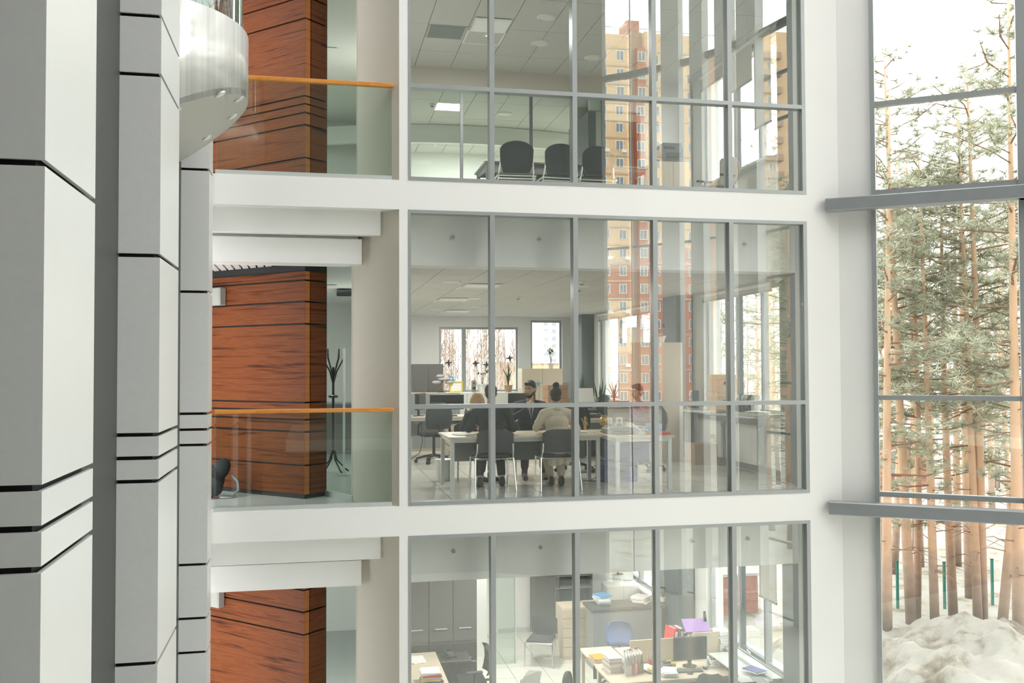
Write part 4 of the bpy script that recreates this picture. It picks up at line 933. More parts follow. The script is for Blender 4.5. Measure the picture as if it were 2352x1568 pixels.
for k in range(18): o.box(.04, .55, .05+k*.028, .062+k*.028, -.012, -.004)
o = o.build('louvre', 'bronze_grey', t); o['kind'] = 'stuff'
light_panel('light_panel', 'square white light panel in the upper office ceiling', (2.25, 14.05, 6.655), f=.9)
# roller blinds
def blind(label, x, ya, yb, zt, drop):
    t = thing('roller_blind', label, 'blind', (x, ya, zt)); L = yb-ya
    MB().cyl((0, 0, -.03), (0, L, -.03), .032, n=12).build('roller', 'lamp_white', t); MB().box(-.004, .004, .02, L-.02, -drop, -.03).build('fabric', 'blind_fabric', t); MB().box(-.012, .012, .02, L-.02, -drop-.025, -drop).build('bottom_bar', 'alu', t)
XB = XR-.05
blind('pale roller blind lowered halfway over the near upper right window', XB, 12.95, 13.53, 3.8+2.86, 1.42); blind('pale roller blind a quarter down over the middle upper right window', XB, 13.57, 14.42, 3.8+2.86, .62); blind('pale roller blind rolled nearly up on the far upper right window', XB, 14.46, 15.6, 3.8+2.86, .25)
blind('pale roller blind half down over the near lower right window', XB, 12.95, 13.53, -3.8+2.86, .9)
blind('pale roller blind rolled up above the right window, middle office', XB, 13.0, 15.6, 2.86, .12); blind('pale roller blind rolled up above the far right window, middle office', XB, 18.05, 21.8, 2.86, .15)

# ------------------------------------------------------------------ LOWER OFFICE
z = -3.8; H0 = .75
for k in range(3):
    cabinet('wall_cabinet', ('dark grey tall cabinet in the lower office, first from the left', 'dark grey tall cabinet in the lower office, second from the left', 'dark grey tall cabinet in the lower office, third from the left beside the white pillar')[k], (1.47+k*.402, 15.86, z+.84), 0, .40, .45, 1.9, doors=1, body='cabinet_grey', door='cabinet_grey', hz=.25, hm='alu_light')
    cabinet('base_cabinet', ('dark brown low cabinet below the grey ones, first from the left', 'dark brown low cabinet below the grey ones, second from the left', 'dark brown low cabinet below the grey ones, third from the left')[k], (1.47+k*.402, 15.86, z), 0, .40, .45, .84, doors=1, body='cabinet_brown', door='cabinet_brown', hz=.6, hm='alu_light')
struct(MB().box(3.0, 3.19, 17.8, 18.2, z, z+2.8).build('wall_pillar', 'white_paint'))
w = sroot('window_61'); MB().box(3.18, 3.62, 17.3, 17.32, z, z+2.1).build('pane', 'inner_glass', w); MB().box(3.62, 3.64, 17.29, 17.33, z, z+2.1).build('frame_post', 'alu_light', w)
struct(MB().box(3.3, 6.6, 19.35, 19.5, z, z+2.8).build('wall_lower_back', 'white_paint')); struct(MB().box(3.7, 4.4, 19.31, 19.35, z, z+.08).build('baseboard_back', 'alu_light'))
t = thing('wall_notice', 'pale paper notice on the white lower back wall', 'notice', (4.2, 19.34, z+1.15)); MB().box(-.09, .09, -.004, 0, 0, .26).build('sheet', 'plastic_pale', t); MB().box(-.1, .1, -.002, 0.0, -.01, .27).build('backing', 'lamp_white', t)
cabinet('tall_cupboard', 'dark grey tall cupboard right of the white lower back wall', (4.36, 18.85, z), 0, .5, .45, 2.6, doors=1, body='cabinet_grey', door='cabinet_grey', hz=1.95, hm='alu_light')
cabinet('drawer_chest', 'pale chest of drawers standing behind the black mesh chair', (4.52, 17.3, z), 0, .48, .5, .95, drawers=5, hm='alu_dark')
cabinet('drawer_chest', 'second pale chest of drawers, right beside the first', (5.02, 17.3, z), 0, .48, .5, .95, drawers=5, hm='alu_dark')
t = thing('slat_shelf', 'dark shelf unit with glass boards above the pale drawers', 'shelf', (4.75, 18.8, z))
MB().box(0, .8, .4, .43, 0, 2.6).build('back_panel', 'pier_dark', t)
for k in range(7): MB().box(0, .8, 0, .4, .95+k*.24, .962+k*.24).build('shelf_board', 'alu', t)
for x in (0, .78): MB().box(x, x+.02, 0, .4, 0, 2.6).build('side', 'pier_dark', t)
visitor_chair('visitor_chair', 'grey visitor chair with chrome legs standing alone on the lower office floor', (4.1, 17.2, z), PI*.85)
struct(MB().box(5.66, 6.62, 16.02, 16.09, 3.8, 6.66).build('wall_upper_back', 'white_paint')); struct(MB().box(4.72, 5.66, 16.0, 16.09, 3.8+2.31, 6.66).build('wall_upper_back', 'white_paint'))
desk('side_table', 'small dark side table with the black phone, right of the lower left desk', (1.98, 15.2, z), 0, .5, .5, H0, top='cabinet_brown', leg='cabinet_brown', modesty=False)
# reception counter, dark
t = thing('reception_counter', 'dark grey counter with a black top running across the lower office', 'counter', (4.9, 16.6, z))
MB().cbox(0, 1.3, 0, .45, 0, 1.05, .006).build('front', 'bronze_grey', t); MB().cbox(-.05, 1.35, -.05, .5, 1.05, 1.10, .006).build('countertop', 'cabinet_grey', t)
papers('book_pile', 'pile of blue and white books on the dark counter', (5.15, 16.85, z+1.10), .1, 6, .22, .3, ('plastic_grey', 'paper', 'lilac_clear', 'paper', 'lilac_clear', 'blue'), seed=21, th=.03, cat='books')
papers('paper_stack', 'spread white papers on the far end of the dark counter', (5.9, 16.85, z+1.10), .6, 8, seed=22, th=.012)
plant('potted_plant', 'large bushy yellow-green plant at the far lower window', (6.15, 19.0, z+.95), 'spiky', .75, 'porcelain', 'green_leaf', .13, .2, 31)
plant('potted_plant', 'small grassy plant on the dark counter near the pier', (6.3, 16.8, z+1.10), 'spiky', .3, 'porcelain', 'green_leaf', .06, .09, 32)
cabinet('plant_stand', 'white low cupboard under the bushy yellow-green plant', (5.85, 18.8, z), 0, .7, .4, .95, body='plastic_pale', door='plastic_pale')
# left desk
desk('work_desk', 'pale desk at the lower left with folders on it', (.95+.1, 12.9, z), 0, .92, 2.88, H0, top='desk_top', leg='light_wood')
papers('paper_stack', 'white papers at the far end of the lower left desk', (1.62, 15.35, z+H0), .1, 4, seed=24)
papers('folder_pile', 'pile of folders with a yellow and blue spine on the lower left desk', (1.72, 14.3, z+H0), .05, 8, .28, .3, ('paper', 'navy', 'yellow', 'lilac_clear', 'paper', 'red', 'paper', 'paper'), seed=25, th=.02, cat='folders')
swivel_chair('swivel_chair', 'black leather office chair beside the lower left desk', (2.45, 15.1, z), PI/2, back='fabric_black', hi=1.0)
phone('desk_phone', 'black desk phone on the small dark table before the brown cabinets', (2.15, 15.45, z+H0), .3, 'plastic_black')
desk('work_desk', 'narrow pale desk at the bottom edge carrying the open paper box', (2.35, 12.7, z), 0, .95, 1.1, H0, leg='light_wood')
t = file_box('paper_box', 'white open box full of loose papers at the bottom of the lower office', (2.95, 13.25, z+H0), .2, 'plastic_pale', .26, .26, .2)
for k in range(5): MB().box(-.10, .11, .05+k*.035, .052+k*.035, .05, .33).xf(Matrix.Rotation(.12*(k-2), 4, 'Y')).xf(tr(.13, 0, 0)).build('sheet', 'paper', t)
speaker('black_device', 'small black desk device on the narrow pale desk', (2.5, 13.45, z+H0), .2, 'plastic_black', .12, .16, .12)
mesh_chair('mesh_chair', 'black mesh-backed chair before the piled desk in the lower office', (3.90, 13.6, z), -PI/2-.5)
# main desk with screens
t = desk('work_desk', 'large pale desk with monitor, phone and paper piles in the lower office', (4.3, 13.62, z), 0, 2.22, .84, H0, leg='light_wood')
t = desk('return_desk', 'pale desk wing running away behind the paper piles', (4.32, 14.46, z), 0, .55, 1.0, H0, leg='light_wood')
DV = 14.48
for k, (a, c, h) in enumerate(((4.88, 5.36, .36), (5.37, 5.9, .36), (5.95, 6.42, .40))):
    t = thing('desk_screen', ('pale wooden desk divider left of the monitor', 'pale wooden desk divider behind the monitor', 'pale wooden desk divider right of the monitor, behind the phone')[k], 'divider', (a, DV+.06*(k == 2), z+H0-.3*(0)))
    MB().cbox(0, c-a, 0, .02, 0, h, .006).build('panel', 'light_wood', t); MB().box(.1, .14, .02, .06, 0, .1).build('bracket', 'alu', t)
desk('work_desk', 'second pale desk behind the dividers with binders on it', (4.9, 14.56, z), 0, 1.6, .8, H0, leg='light_wood')
monitor('desk_monitor', 'black monitor on the large pale desk of the lower office', (5.74, 14.12, z+H0), -.05, .54, .35)
t = monitor('desk_monitor', 'black monitor turned to the window behind the dividers', (6.42, 15.1, z+H0), 1.2, .45, .42)
keyboard('desk_keyboard', 'black keyboard before the monitor of the large pale desk', (5.62, 13.93, z+H0), -.08); mouse('desk_mouse', 'black mouse right of the black keyboard', (5.92, 13.98, z+H0), .3); mouse('desk_mouse', 'small black mouse before the keyboard', (5.6, 13.8, z+H0), 1.2)
phone('desk_phone', 'white desk phone with handset right of the monitor on the large desk', (6.1, 14.1, z+H0), -.15)
pen_pot('pen_holder', 'dark pen holder with pens left of the monitor', (5.25, 14.25, z+H0), 2); pen_pot('pen_holder', 'small pen holder with scissors beside the dark pen holder', (5.15, 14.3, z+H0), 5, 'red')
t = thing('stapler_box', 'dark grey desk organiser box left of the keyboard', 'organiser', (5.33, 14.08, z+H0), -.1)
MB().cbox(-.08, .08, -.05, .05, 0, .10, .006).build('tray', 'plastic_grey', t); MB().box(-.06, .06, -.03, .03, .10, .115).build('slot', 'rubber', t); MB().box(.09, .15, .0, .06, .0, .09).build('note_pad', 'yellow', t)
t = thing('highlighter', 'yellow highlighter lying on the organiser box', 'marker', (5.38, 14.1, z+H0+.116), .4); MB().cap((-.05, 0, .012), (.04, 0, .012), .011, .011, 8).build('barrel', 'yellow', t, True); MB().cap((.04, 0, .012), (.06, 0, .012), .009, .006, 8).build('cap', 'plastic_black', t, True)
papers('paper_stack', 'tall uneven stack of papers at the left edge of the large desk', (4.52, 14.25, z+H0), .1, 14, seed=33, th=.016, m=('paper', 'paper', 'plastic_pale', 'lilac_clear', 'cardboard_pale'), spread=.012)
papers('paper_stack', 'low stack of papers with an orange sheet behind the tall stack', (4.45, 14.75, z+H0), .2, 5, seed=34, th=.012, m=('paper', 'orange', 'paper'))
for k in range(6): file_box('sloped_file', ('clear lilac', 'clear pale', 'red and clear', 'grey-green clear', 'red', 'green')[k] + ' sloped file in the row at the left of the large desk', (4.62+k*.055, 13.92+k*.02, z+H0), -.15+.03*k, ('lilac_clear', 'plastic_pale', 'red', 'lilac_clear', 'red', 'green')[k], .045, .24, .32)
papers('paper_stack', 'curled white papers right of the sloped files', (5.05, 14.1, z+H0), .5, 6, seed=36, spread=.03); papers('note_block', 'yellow notes lying on the curled papers', (5.05, 13.98, z+H0+.06), .5, 2, .09, .09, 'yellow', seed=37); papers('paper_stack', 'thick block of white papers in front of the pen holders', (5.28, 13.85, z+H0), -.3, 8, seed=38, th=.009)
t = thing('sticky_note', 'orange sticky note on the left desk divider', 'note', (5.31, DV-.002, z+H0+.16)); MB().box(-.03, .03, -.002, 0, 0, .09).build('sheet', 'orange', t); MB().box(-.03, .03, -.004, -.002, .07, .09).build('fold', 'orange', t)
swivel_chair('swivel_chair', 'blue upholstered swivel chair behind the lower office dividers', (5.12, 15.75, z), PI-.3, fab='fabric_blue', back='fabric_blue', hi=1.0, arms=False)
binder('ring_binder', 'red ring binder leaning on the desk behind the monitor', (5.72, 14.85, z+H0+.08), .2, 'red', .08, .32, .28, .18); binder('ring_binder', 'grey ring binder right of the red one', (5.86, 14.85, z+H0+.08), .1, 'plastic_grey'); binder('ring_binder', 'black ring binder with a white label below the red one', (5.66, 14.7, z+H0), 0, 'plastic_black', .2, .30, .06)
t = thing('purple_folder', 'large purple folder lying open on the binders', 'folder', (6.12, 14.75, z+H0+.36), -.1); MB().box(-.2, .22, -.02, .28, 0, .012).xf(Matrix.Rotation(.5, 4, 'X')).build('cover', 'purple', t); MB().box(-.19, .21, 0, .27, -.009, -.001).xf(Matrix.Rotation(.5, 4, 'X')).build('sheet', 'lilac_clear', t)
file_box('clear_file', 'clear plastic file tray before the purple folder', (5.98, 14.62, z+H0), .0, 'lilac_clear', .3, .22, .30)
binder('ring_binder', 'black ring binder standing under the purple folder', (5.93, 14.86, z+H0), 0, 'plastic_black', .07); binder('ring_binder', 'pale ring binder standing at the right under the purple folder', (6.2, 14.86, z+H0), 0, 'plastic_pale', .08)
papers('paper_stack', 'tall stack of white papers right of the divider near the window', (6.5, 14.68, z+H0), .1, 16, seed=41, th=.02, spread=.012); papers('paper_stack', 'scattered papers with a red leaflet by the window', (6.32, 15.25, z+H0), .6, 6, seed=42, m=('paper', 'paper', 'red', 'paper'))
t = MB().box(6.15, 6.64, 12.92, 14.4, z+.845, z+.86); tag(t.build('sill_shelf', 'alu_light'), 'grey window board under the lower right window', 'shelf')
papers('paper_stack', 'white papers and a blue folder on the lower window board', (6.42, 13.3, z+.90), .4, 4, seed=44, m=('navy', 'paper', 'paper')); 
printer('office_printer', 'dark grey multifunction printer at the bottom right corner of the lower office', (6.15, 12.6, z+.6), 0, .48, .42, .32, 'plastic_grey'); cabinet('printer_stand', 'grey cabinet under the dark multifunction printer', (5.88, 12.58, z), 0, .52, .45, .6, body='bronze_grey', door='bronze_grey')
papers('note_block', 'blue notebook lying on the dark multifunction printer', (6.05, 12.85, z+.922), .1, 3, .2, .26, ('paper', 'navy', 'paper'), seed=46)
swivel_chair('swivel_chair', 'black mesh swivel chair in front of the large pale desk', (5.62, 13.1, z), -.35, hi=1.02)
t = thing('waste_bin', 'black waste bin on the dark counter end', 'bin', (5.75, 16.3, z)); MB().lathe([(.1, 0), (.14, .34), (.13, .34), (.09, .02)], n=16).build('bucket', 'plastic_black', t); MB().lathe([(.142, .33), (.147, .345), (.142, .35)], n=16).build('rim', 'plastic_grey', t)

for k, (x, y) in enumerate(((2.4, 15.0), (4.6, 15.2), (3.2, 17.5))):
    light_panel('light_panel', ('square ceiling light panel above the lower left desk', 'square ceiling light panel above the large desk of the lower office', 'square ceiling light panel in the back of the lower office')[k], (x, y, -.922))  # lights added to brighten the lower office, whose ceiling is never seen

for k, (x, y) in enumerate(((2.6, 20.4), (3.8, 20.4))): light_panel('light_panel', ('square ceiling light panel behind the upper glass partition, left', 'square ceiling light panel behind the upper glass partition, right')[k], (x, y, 6.497), f=1.0)  # lights added behind the curved band to brighten the back room
for z_, n_ in ((-3.8, 'lowest'), (0, 'middle'), (3.8, 'upper')): light_panel('light_panel', 'square ceiling light panel in the %s hall behind the glass partition' % n_, (-.2, 16.0, z_+2.928)); light_panel('light_panel', 'square ceiling light panel over the %s gallery' % n_, (-1.0, 13.6, z_+2.928))  # lights added to brighten the halls and gallery ceilings
# ------------------------------------------------------------------ outdoors: snow, pines, birches, houses
GZ = -4.8
def hnoise(x, y): return .10*math.sin(x*.9+y*.4)+.08*math.sin(y*1.3-x*.5)+.05*math.sin(2.3*x+1.7*y)
b = MB(); n = 60; xs = [8.2+(i/n)**1.6*400 for i in range(n+1)]; ys = [-190+640*j/80 for j in range(81)]
vs = [(x, y, GZ+hnoise(x, y)*.6) for x in xs for y in ys]; fs = [(i*81+j, (i+1)*81+j, (i+1)*81+j+1, i*81+j+1) for i in range(n) for j in range(80)]
struct(b.add(vs, fs).build('ground', 'snow', None, True))
struct(MB().add([(-120, 24.4, GZ), (8.2, 24.4, GZ), (8.2, 460, GZ), (-120, 460, GZ), (-120, -190, GZ), (-120, -6.2, GZ), (8.2, -190, GZ), (8.2, -6.2, GZ)], [(0, 1, 2, 3), (4, 6, 7, 5)]).build('ground', 'snow'))
b = MB(); n = 44; vs = []; r = random.Random(3)
for i in range(n+1):
    for j in range(n+1):
        x = -4+8*i/n; y = -3+6*j/n; q = max(0, 1-(x/4)**2-(y/3)**2)
        z = 1.05*q**.8*(.8+.25*math.sin(1.3*x+.6)+.12*math.sin(3.1*x+2*y)) + (q > 0)*(.15*math.sin(5*x+3*y)*math.sin(4*y-2*x)+r.uniform(-.07, .07))
        vs.append((x, y, z-.12))
b.add(vs, [(i*(n+1)+j, (i+1)*(n+1)+j, (i+1)*(n+1)+j+1, i*(n+1)+j+1) for i in range(n) for j in range(n)])
o = b.build('snow_heap', 'snow_heap', None, True); o.location = (13.3, 18.0, GZ); o.rotation_euler = (0, 0, -.55); tag(o, 'large dirty white heap of shovelled snow in front of the pines', 'snow heap')
def pine_meshes(seed, h=16.5, low=.30, dens=1.0):
    r = random.Random(seed); t = MB(); br = MB(); fo = MB()
    bend = (r.uniform(-.3, .3), r.uniform(-.3, .3))
    def axis(q): return Vector((bend[0]*math.sin(q*2.6), bend[1]*math.sin(q*2.1), h*q))
    t.tube([axis(i/12) for i in range(13)], [.13*(1-.86*(i/12)**1.1) for i in range(13)], 9)
    nb = int(36*dens)
    for k in range(nb):
        q = low+(1-low)*(k/nb)**.9*.97; a = r.uniform(0, 2*PI); p = axis(q); top = (q-low)/(1-low)
        L = (2.1*(1-top)**.7+.35)*r.uniform(.55, 1.1)*(1.0 if top > .12 else .75); up = r.uniform(-.05, .35)+.5*top
        e = p+Vector((math.cos(a)*L, math.sin(a)*L, L*up)); m = (p+e)/2+Vector((r.uniform(-.2, .2), r.uniform(-.2, .2), -.12*L*.5))
        br.tube([p, m, e], [.035*(1-top*.6), .022, .008], 4, False)
        nt_ = int((4+8.5*(L/2.5))*dens)
        for i in range(nt_):
            s = r.uniform(.35, 1.05); c = (p.lerp(m, s*2) if s < .5 else m.lerp(e, s*2-1))+Vector((r.gauss(0, .22), r.gauss(0, .22), r.gauss(.05, .13)))
            R = r.uniform(.20, .38)
            for w in range(24):
                d = Vector((r.gauss(0, 1), r.gauss(0, 1), r.gauss(.35, .7))).normalized(); sd = d.cross(Vector((r.gauss(0, 1), r.gauss(0, 1), r.gauss(0, 1)))).normalized()*R*.04
                fo.add([c-sd, c+sd, c+d*R], [(0, 1, 2)])
    for k in range(9):
        q = r.uniform(.12, low); a = r.uniform(0, 6.28); p = axis(q); L = r.uniform(.4, 1.3); br.tube([p, p+Vector((math.cos(a)*L*.5, math.sin(a)*L*.5, .1)), p+Vector((math.cos(a)*L, math.sin(a)*L, -.1))], [.018, .012, .004], 4, False)
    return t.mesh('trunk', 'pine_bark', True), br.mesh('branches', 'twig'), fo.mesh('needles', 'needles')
def birch_meshes(seed, h=13):
    r = random.Random(seed); t = MB(); br = MB(); bx = r.uniform(-.4, .4)
    ax = lambda q: Vector((bx*q*q, .2*math.sin(3*q), h*q))
    t.tube([ax(i/8) for i in range(9)], [.065*(1-.85*i/8) for i in range(9)], 7)
    for k in range(40):
        q = r.uniform(.3, .98); a = r.uniform(0, 6.28); p = ax(q); L = r.uniform(.5, 1.8)*(1.2-q); e = p+Vector((math.cos(a)*L*.6, math.sin(a)*L*.6, L*1.1)); br.tube([p, p.lerp(e, .5), e], [.02, .013, .004], 3, False)
        for i in range(3):
            c = p.lerp(e, r.uniform(.4, 1)); d = Vector((r.uniform(-.4, .4), r.uniform(-.4, .4), r.uniform(.2, .7))); br.tube([c, c+d], [.008, .003], 3, False)
    return t.mesh('trunk', 'birch_bark', True), br.mesh('twigs', 'twig')
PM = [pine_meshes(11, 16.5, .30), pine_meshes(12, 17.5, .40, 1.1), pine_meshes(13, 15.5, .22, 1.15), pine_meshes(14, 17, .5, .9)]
BM = [birch_meshes(21), birch_meshes(22, 14), birch_meshes(23, 12)]
def pine(x, y, k, sc, rot, label, group=None, lean=(0, 0), name='pine_tree'):
    t = thing(name, label, 'tree', (x, y, GZ-.1), rot, group); t.rotation_mode = 'ZYX'; t.rotation_euler = (lean[0], lean[1], rot); t.scale = (sc*1.0, sc*1.0, sc*.8)
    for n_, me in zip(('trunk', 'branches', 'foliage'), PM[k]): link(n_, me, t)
    return t
def birch(x, y, k, sc, rot, label, group):
    t = thing('birch_tree', label, 'tree', (x, y, GZ-.1), rot, group); t.scale = (sc, sc, sc)
    for n_, me in zip(('trunk', 'twigs'), BM[k]): link(n_, me, t)
NEAR = [((13.15, 20.35), 0, 1.0, (0, .025), 'orange-barked pine nearest the white window frame, foot behind the left of the heap'),
        ((14.65, 21.6), 1, 1.05, (0, -.03), 'pine with a thick pale trunk rising behind the left half of the snow heap'),
        ((15.0, 21.9), 3, .85, (0, -.02), 'thin pine just right of the thick pale trunk'),
        ((15.1, 21.3), 0, .9, (.02, -.04), 'pine leaning left behind the crest of the snow heap'),
        ((15.84, 21.6), 2, .95, (0, -.01), 'orange slender pine behind the middle of the snow heap'),
        ((17.75, 23.5), 1, 1.0, (0, 0), 'dark-footed pine standing behind the fence line, middle of the window'),
        ((16.2, 21.0), 3, 1.05, (0, -.012), 'grey trunked pine of the close pair right of the heap crest'),
        ((16.0, 20.9), 1, .9, (0, -.03), 'redder pine of the close pair right of the heap crest'),
        ((16.0, 20.1), 0, .95, (.02, .10), 'strongly leaning pine at the right end of the snow heap'),
        ((15.35, 18.7), 1, 1.1, (0, 0), 'nearest pine at the right, foot just beyond the snow heap'),
        ((15.05, 23.5), 2, .9, (0, .01), 'pine beside the left green fence post'),
        ((19.0, 27.5), 0, 1.0, (0, -.02), 'dark pine a little way behind the fence, left of centre'),
        ((17.6, 26.8), 3, .95, (0, .01), 'slim pine behind the fence with its foot in bare ground'),
        ((20.4, 27.6), 2, 1.05, (0, 0), 'pine behind the middle green fence post')]
for i, (p, k, sc, ln, lb) in enumerate(NEAR): pine(p[0], p[1], k, sc, i*1.3, lb, None, ln)
r = random.Random(99); placed = [p for p, *_ in NEAR]
def free(x, y, d): return all((x-a)**2+(y-b_)**2 > d*d for a, b_ in placed)
c = 0; tries = 0
while c < 85 and tries < 5000:
    tries += 1; hdg = math.radians(r.uniform(19, 116)); D_ = 24+46*r.random()**1.4; x, y = D_*math.sin(hdg), D_*math.cos(hdg)
    if x < 11.5 or not free(x, y, 2.0) or (D_ < 27 and 28 < math.degrees(hdg) < 42): continue
    placed.append((x, y)); pine(x, y, r.randrange(4), r.uniform(.85, 1.12), r.uniform(0, 6.28), 'pine with orange upper trunk among the crowd of pines beyond the fence', 'pines deep in the forest'); c += 1
for k, (x, y) in enumerate(((16.4, -8.6), (17.6, -12.4), (19.6, -13.8), (18.2, -16), (21.6, -18.4), (23.4, -20.6), (21, -23), (25, -26))): pine(x, y, k % 4, 1.0, k*1.1, 'pine mirrored in the dark glass edge of the office, beyond the curved facade', 'pines mirrored in the office glass')
c = 0; tries = 0
while c < 190 and tries < 8000:
    tries += 1; hdg = math.radians(r.uniform(3, 12) if c % 5 < 2 else r.uniform(4, 62)); D_ = r.uniform(44, 95); x, y = D_*math.sin(hdg), D_*math.cos(hdg)
    if not free(x, y, 1.0) or (12.2 < math.degrees(hdg) < 16.5): continue
    placed.append((x, y)); birch(x, y, r.randrange(3), r.uniform(.85, 1.2), r.uniform(0, 6.28), 'bare pale birch in the thin wood far behind the pines', 'birches deep in the forest'); c += 1
for (x, y, lb) in ((15.2, 23.0, 'green metal fence post in the snow, left one of three'), (16.33, 22.62, 'green metal fence post in the snow, middle one of three'), (17.81, 22.67, 'green metal fence post in the snow, right one of three')):
    t = thing('fence_post', lb, 'fence post', (x, y, GZ-.05)); MB().box(-.03, .03, -.025, .025, 0, 1.27).build('post', 'post_green', t); MB().box(-.034, .034, -.029, .029, 1.27, 1.29).build('cap', 'plastic_black', t)
t = thing('garden_wall', 'red brick garden wall with pale coping outside the lower right windows', 'wall', (8.7, 23.2, GZ)); MB().box(0, 2.6, 0, .3, 0, 1.0).build('masonry', 'brick_wall', t); MB().box(-.05, 2.65, -.05, .35, 1.0, 1.07).build('coping', 'stone_grey', t)
def house(name, label, x, y, w, d, h, m, win, roof='stone_grey', rows=1, cols=2, cat='house'):
    t = thing(name, label, cat, (x, y, GZ)); MB().box(-w/2, w/2, 0, d, 0, h).build('wall', m, t); MB().box(-w/2-.2, w/2+.2, -.2, d+.2, h, h+.2).build('roof', roof, t)
    for i in range(rows):
        for j in range(cols):
            cx_ = -w/2+w*(j+.5)/cols; cz = h*(i+.55)/rows; f = MB().box(cx_-.6, cx_+.6, -.06, 0, cz-.7, cz+.7).build('window', 'lamp_white', t); MB().box(cx_-.5, cx_+.5, -.08, -.06, cz-.6, cz+.6).build('pane', 'house_glass', f)
house('brick_shed', 'small dark red brick shed far among the pines', 30.0, 45.5, 4.5, 4, 2.4, 'brick_wall', 1, cols=1)
house('peach_house', 'low peach rendered building outside the back window', 23.0, 96.0, 7.0, 8, 6.8, 'cardboard_pale', 1, cols=2)
# far grey tower outside
t = thing('grey_tower', 'pale grey apartment tower far away beyond the back windows', 'building', (98, 380, GZ))
MB().box(-7, 7, 0, 14, 0, 56).build('wall', 'stone_grey', t); wm = MB().box(-.8, .8, -.1, 0, -.8, .8).mesh('window', 'house_glass')
for i in range(17):
    for j in range(4): link('window', wm, t, (-5.1+3.4*j, 0, 3+i*3.05))
# big apartment block mirrored in the office glass
t = thing('apartment_block', 'tall tan and red brick apartment block mirrored in the office glass', 'building', (0, -125.6, GZ))
F0 = 2.9; NF = 20
fr = MB(); rect_frame(fr, -.65, .65, -.8, .8, 0, .08, .09); fr.box(-.04, .04, 0, .08, -.71, .71); fr_me = fr.mesh('window', 'lamp_white'); pn_me = MB().box(-.56, .56, .01, .03, -.71, .71).mesh('pane', 'house_glass')
def wallband(x0, x1, y0, y1, z0, z1, m): MB().box(x0, x1, y0, y1, z0, z1).build('wall', m, t)
top = NF*F0+2.6
for (z0, z1, m) in ((0, 3*F0, 'brick_red'), (3*F0, 6*F0, 'brick_tan'), (6*F0, 8*F0, 'brick_red'), (8*F0, top, 'brick_tan')):
    wallband(30, 50.4, -14, 0, z0, z1, m)
wallband(50.4, 53.0, -14, -1.2, 0, top+1.0, 'brick_brown'); wallband(51.6, 53.0, -1.2, .3, 0, top-2.0, 'brick_red')
for (z0, z1, m) in ((0, 9*F0, 'brick_red'), (9*F0, top+.8, 'brick_tan')): wallband(53.0, 63.0, -14, 0, z0, z1, m)
wallband(63.0, 69.5, -14, -3, 0, top-1, 'brick_brown')
for (z0, z1, m) in ((0, 12*F0, 'brick_brown'), (12*F0, top+2.5, 'brick_tan')): wallband(69.5, 84.0, -14, 0, z0, z1, m)
for k in range(NF+1):
    z = k*F0+.15
    MB().box(30, 50.45, 0, .12, z, z+.30).build('cornice', 'cardboard_pale' if k % 2 else 'fabric_beige', t)
    if k % 2 == 0: MB().box(53.0, 63.05, 0, .12, z, z+.30).build('cornice', 'fabric_beige', t)
    if k: MB().box(70.2, 77, 0, 1.2, z, z+1.1).build('balcony', 'brick_brown', t)
for k in range(NF):
    z = k*F0+1.95
    for x in (38.5, 42.2, 45.9, 48.75, 52.3, 54.6, 57.6, 60.8, 72, 75.5, 79.5, 82):
        f = link('window', fr_me, t, (x, .32 if x == 52.3 else (.0 if x < 72 or x > 77 else .02), z)); link('pane', pn_me, f)
for k in range(2, 16, 3):
    for x in (46.6, 49.5): MB().box(x-.4, x+.4, .0, .35, k*F0+.3+.5, k*F0+1.3).build('air_conditioner', 'lamp_white', t)
b = MB()
for x in range(30, 84, 2): b.cyl((x, -.5, top), (x, -.5, top+1.4), .05, n=5)
b.box(30, 84, -.55, -.45, top+1.3, top+1.4); b.build('roof_railing', 'alu', t)
MB().box(50.6, 52.8, -6, -2, top+1.0, top+3.2).build('roof_house', 'brick_red', t)
# ------------------------------------------------------------------ people: one continuous remeshed body each; clothes and hair are children
def solid(mb, name, m, parent, voxel=.012, ratio=.35):
    me = mb.mesh(name, m); o = link(name, me, None)
    md = o.modifiers.new('r', 'REMESH'); md.mode = 'VOXEL'; md.voxel_size = voxel; md.use_smooth_shade = True
    sm = o.modifiers.new('s', 'SMOOTH'); sm.iterations = 3; sm.factor = .5
    dc = o.modifiers.new('d', 'DECIMATE'); dc.ratio = ratio
    dg = bpy.context.evaluated_depsgraph_get(); dg.update(); nm = bpy.data.meshes.new_from_object(o.evaluated_get(dg)); nm.name = name
    o.modifiers.clear(); o.data = nm; nm.materials.clear(); nm.materials.append(M[m]); nm.polygons.foreach_set('use_smooth', [True]*len(nm.polygons)); o.parent = parent
    return o
def V(*a): return Vector(a)
def hand(b, wrist, dirv, palm_n, s=1, curl=.5):
    d = Vector(dirv).normalized(); n = (Vector(palm_n)-d*d.dot(Vector(palm_n))).normalized(); sd = d.cross(n)*s; w = Vector(wrist)
    pc = w+d*.085
    for k in (-1, -.33, .33, 1): b.cap(w+d*.015+sd*.014*k, pc+sd*.027*k, .014, .012, 7)
    for k, L in ((-1, .055), (-.33, .072), (.33, .076), (1, .068)):
        p0 = pc+sd*.027*k; d1 = (d+n*curl*.6).normalized(); p1 = p0+d1*L*.5; d2 = (d+n*curl*1.8).normalized(); p2 = p1+d2*L*.5
        b.cap(p0, p1, .0092, .0085, 6); b.cap(p1, p2, .0085, .0072, 6)
    t0 = w+d*.03+sd*.03; t1 = t0+(d*.5+sd*.8+n*.3).normalized()*.035; t2 = t1+(d*.9+sd*.25+n*.4).normalized()*.03
    b.cap(t0, t1, .013, .0105, 6); b.cap(t1, t2, .0105, .008, 6)
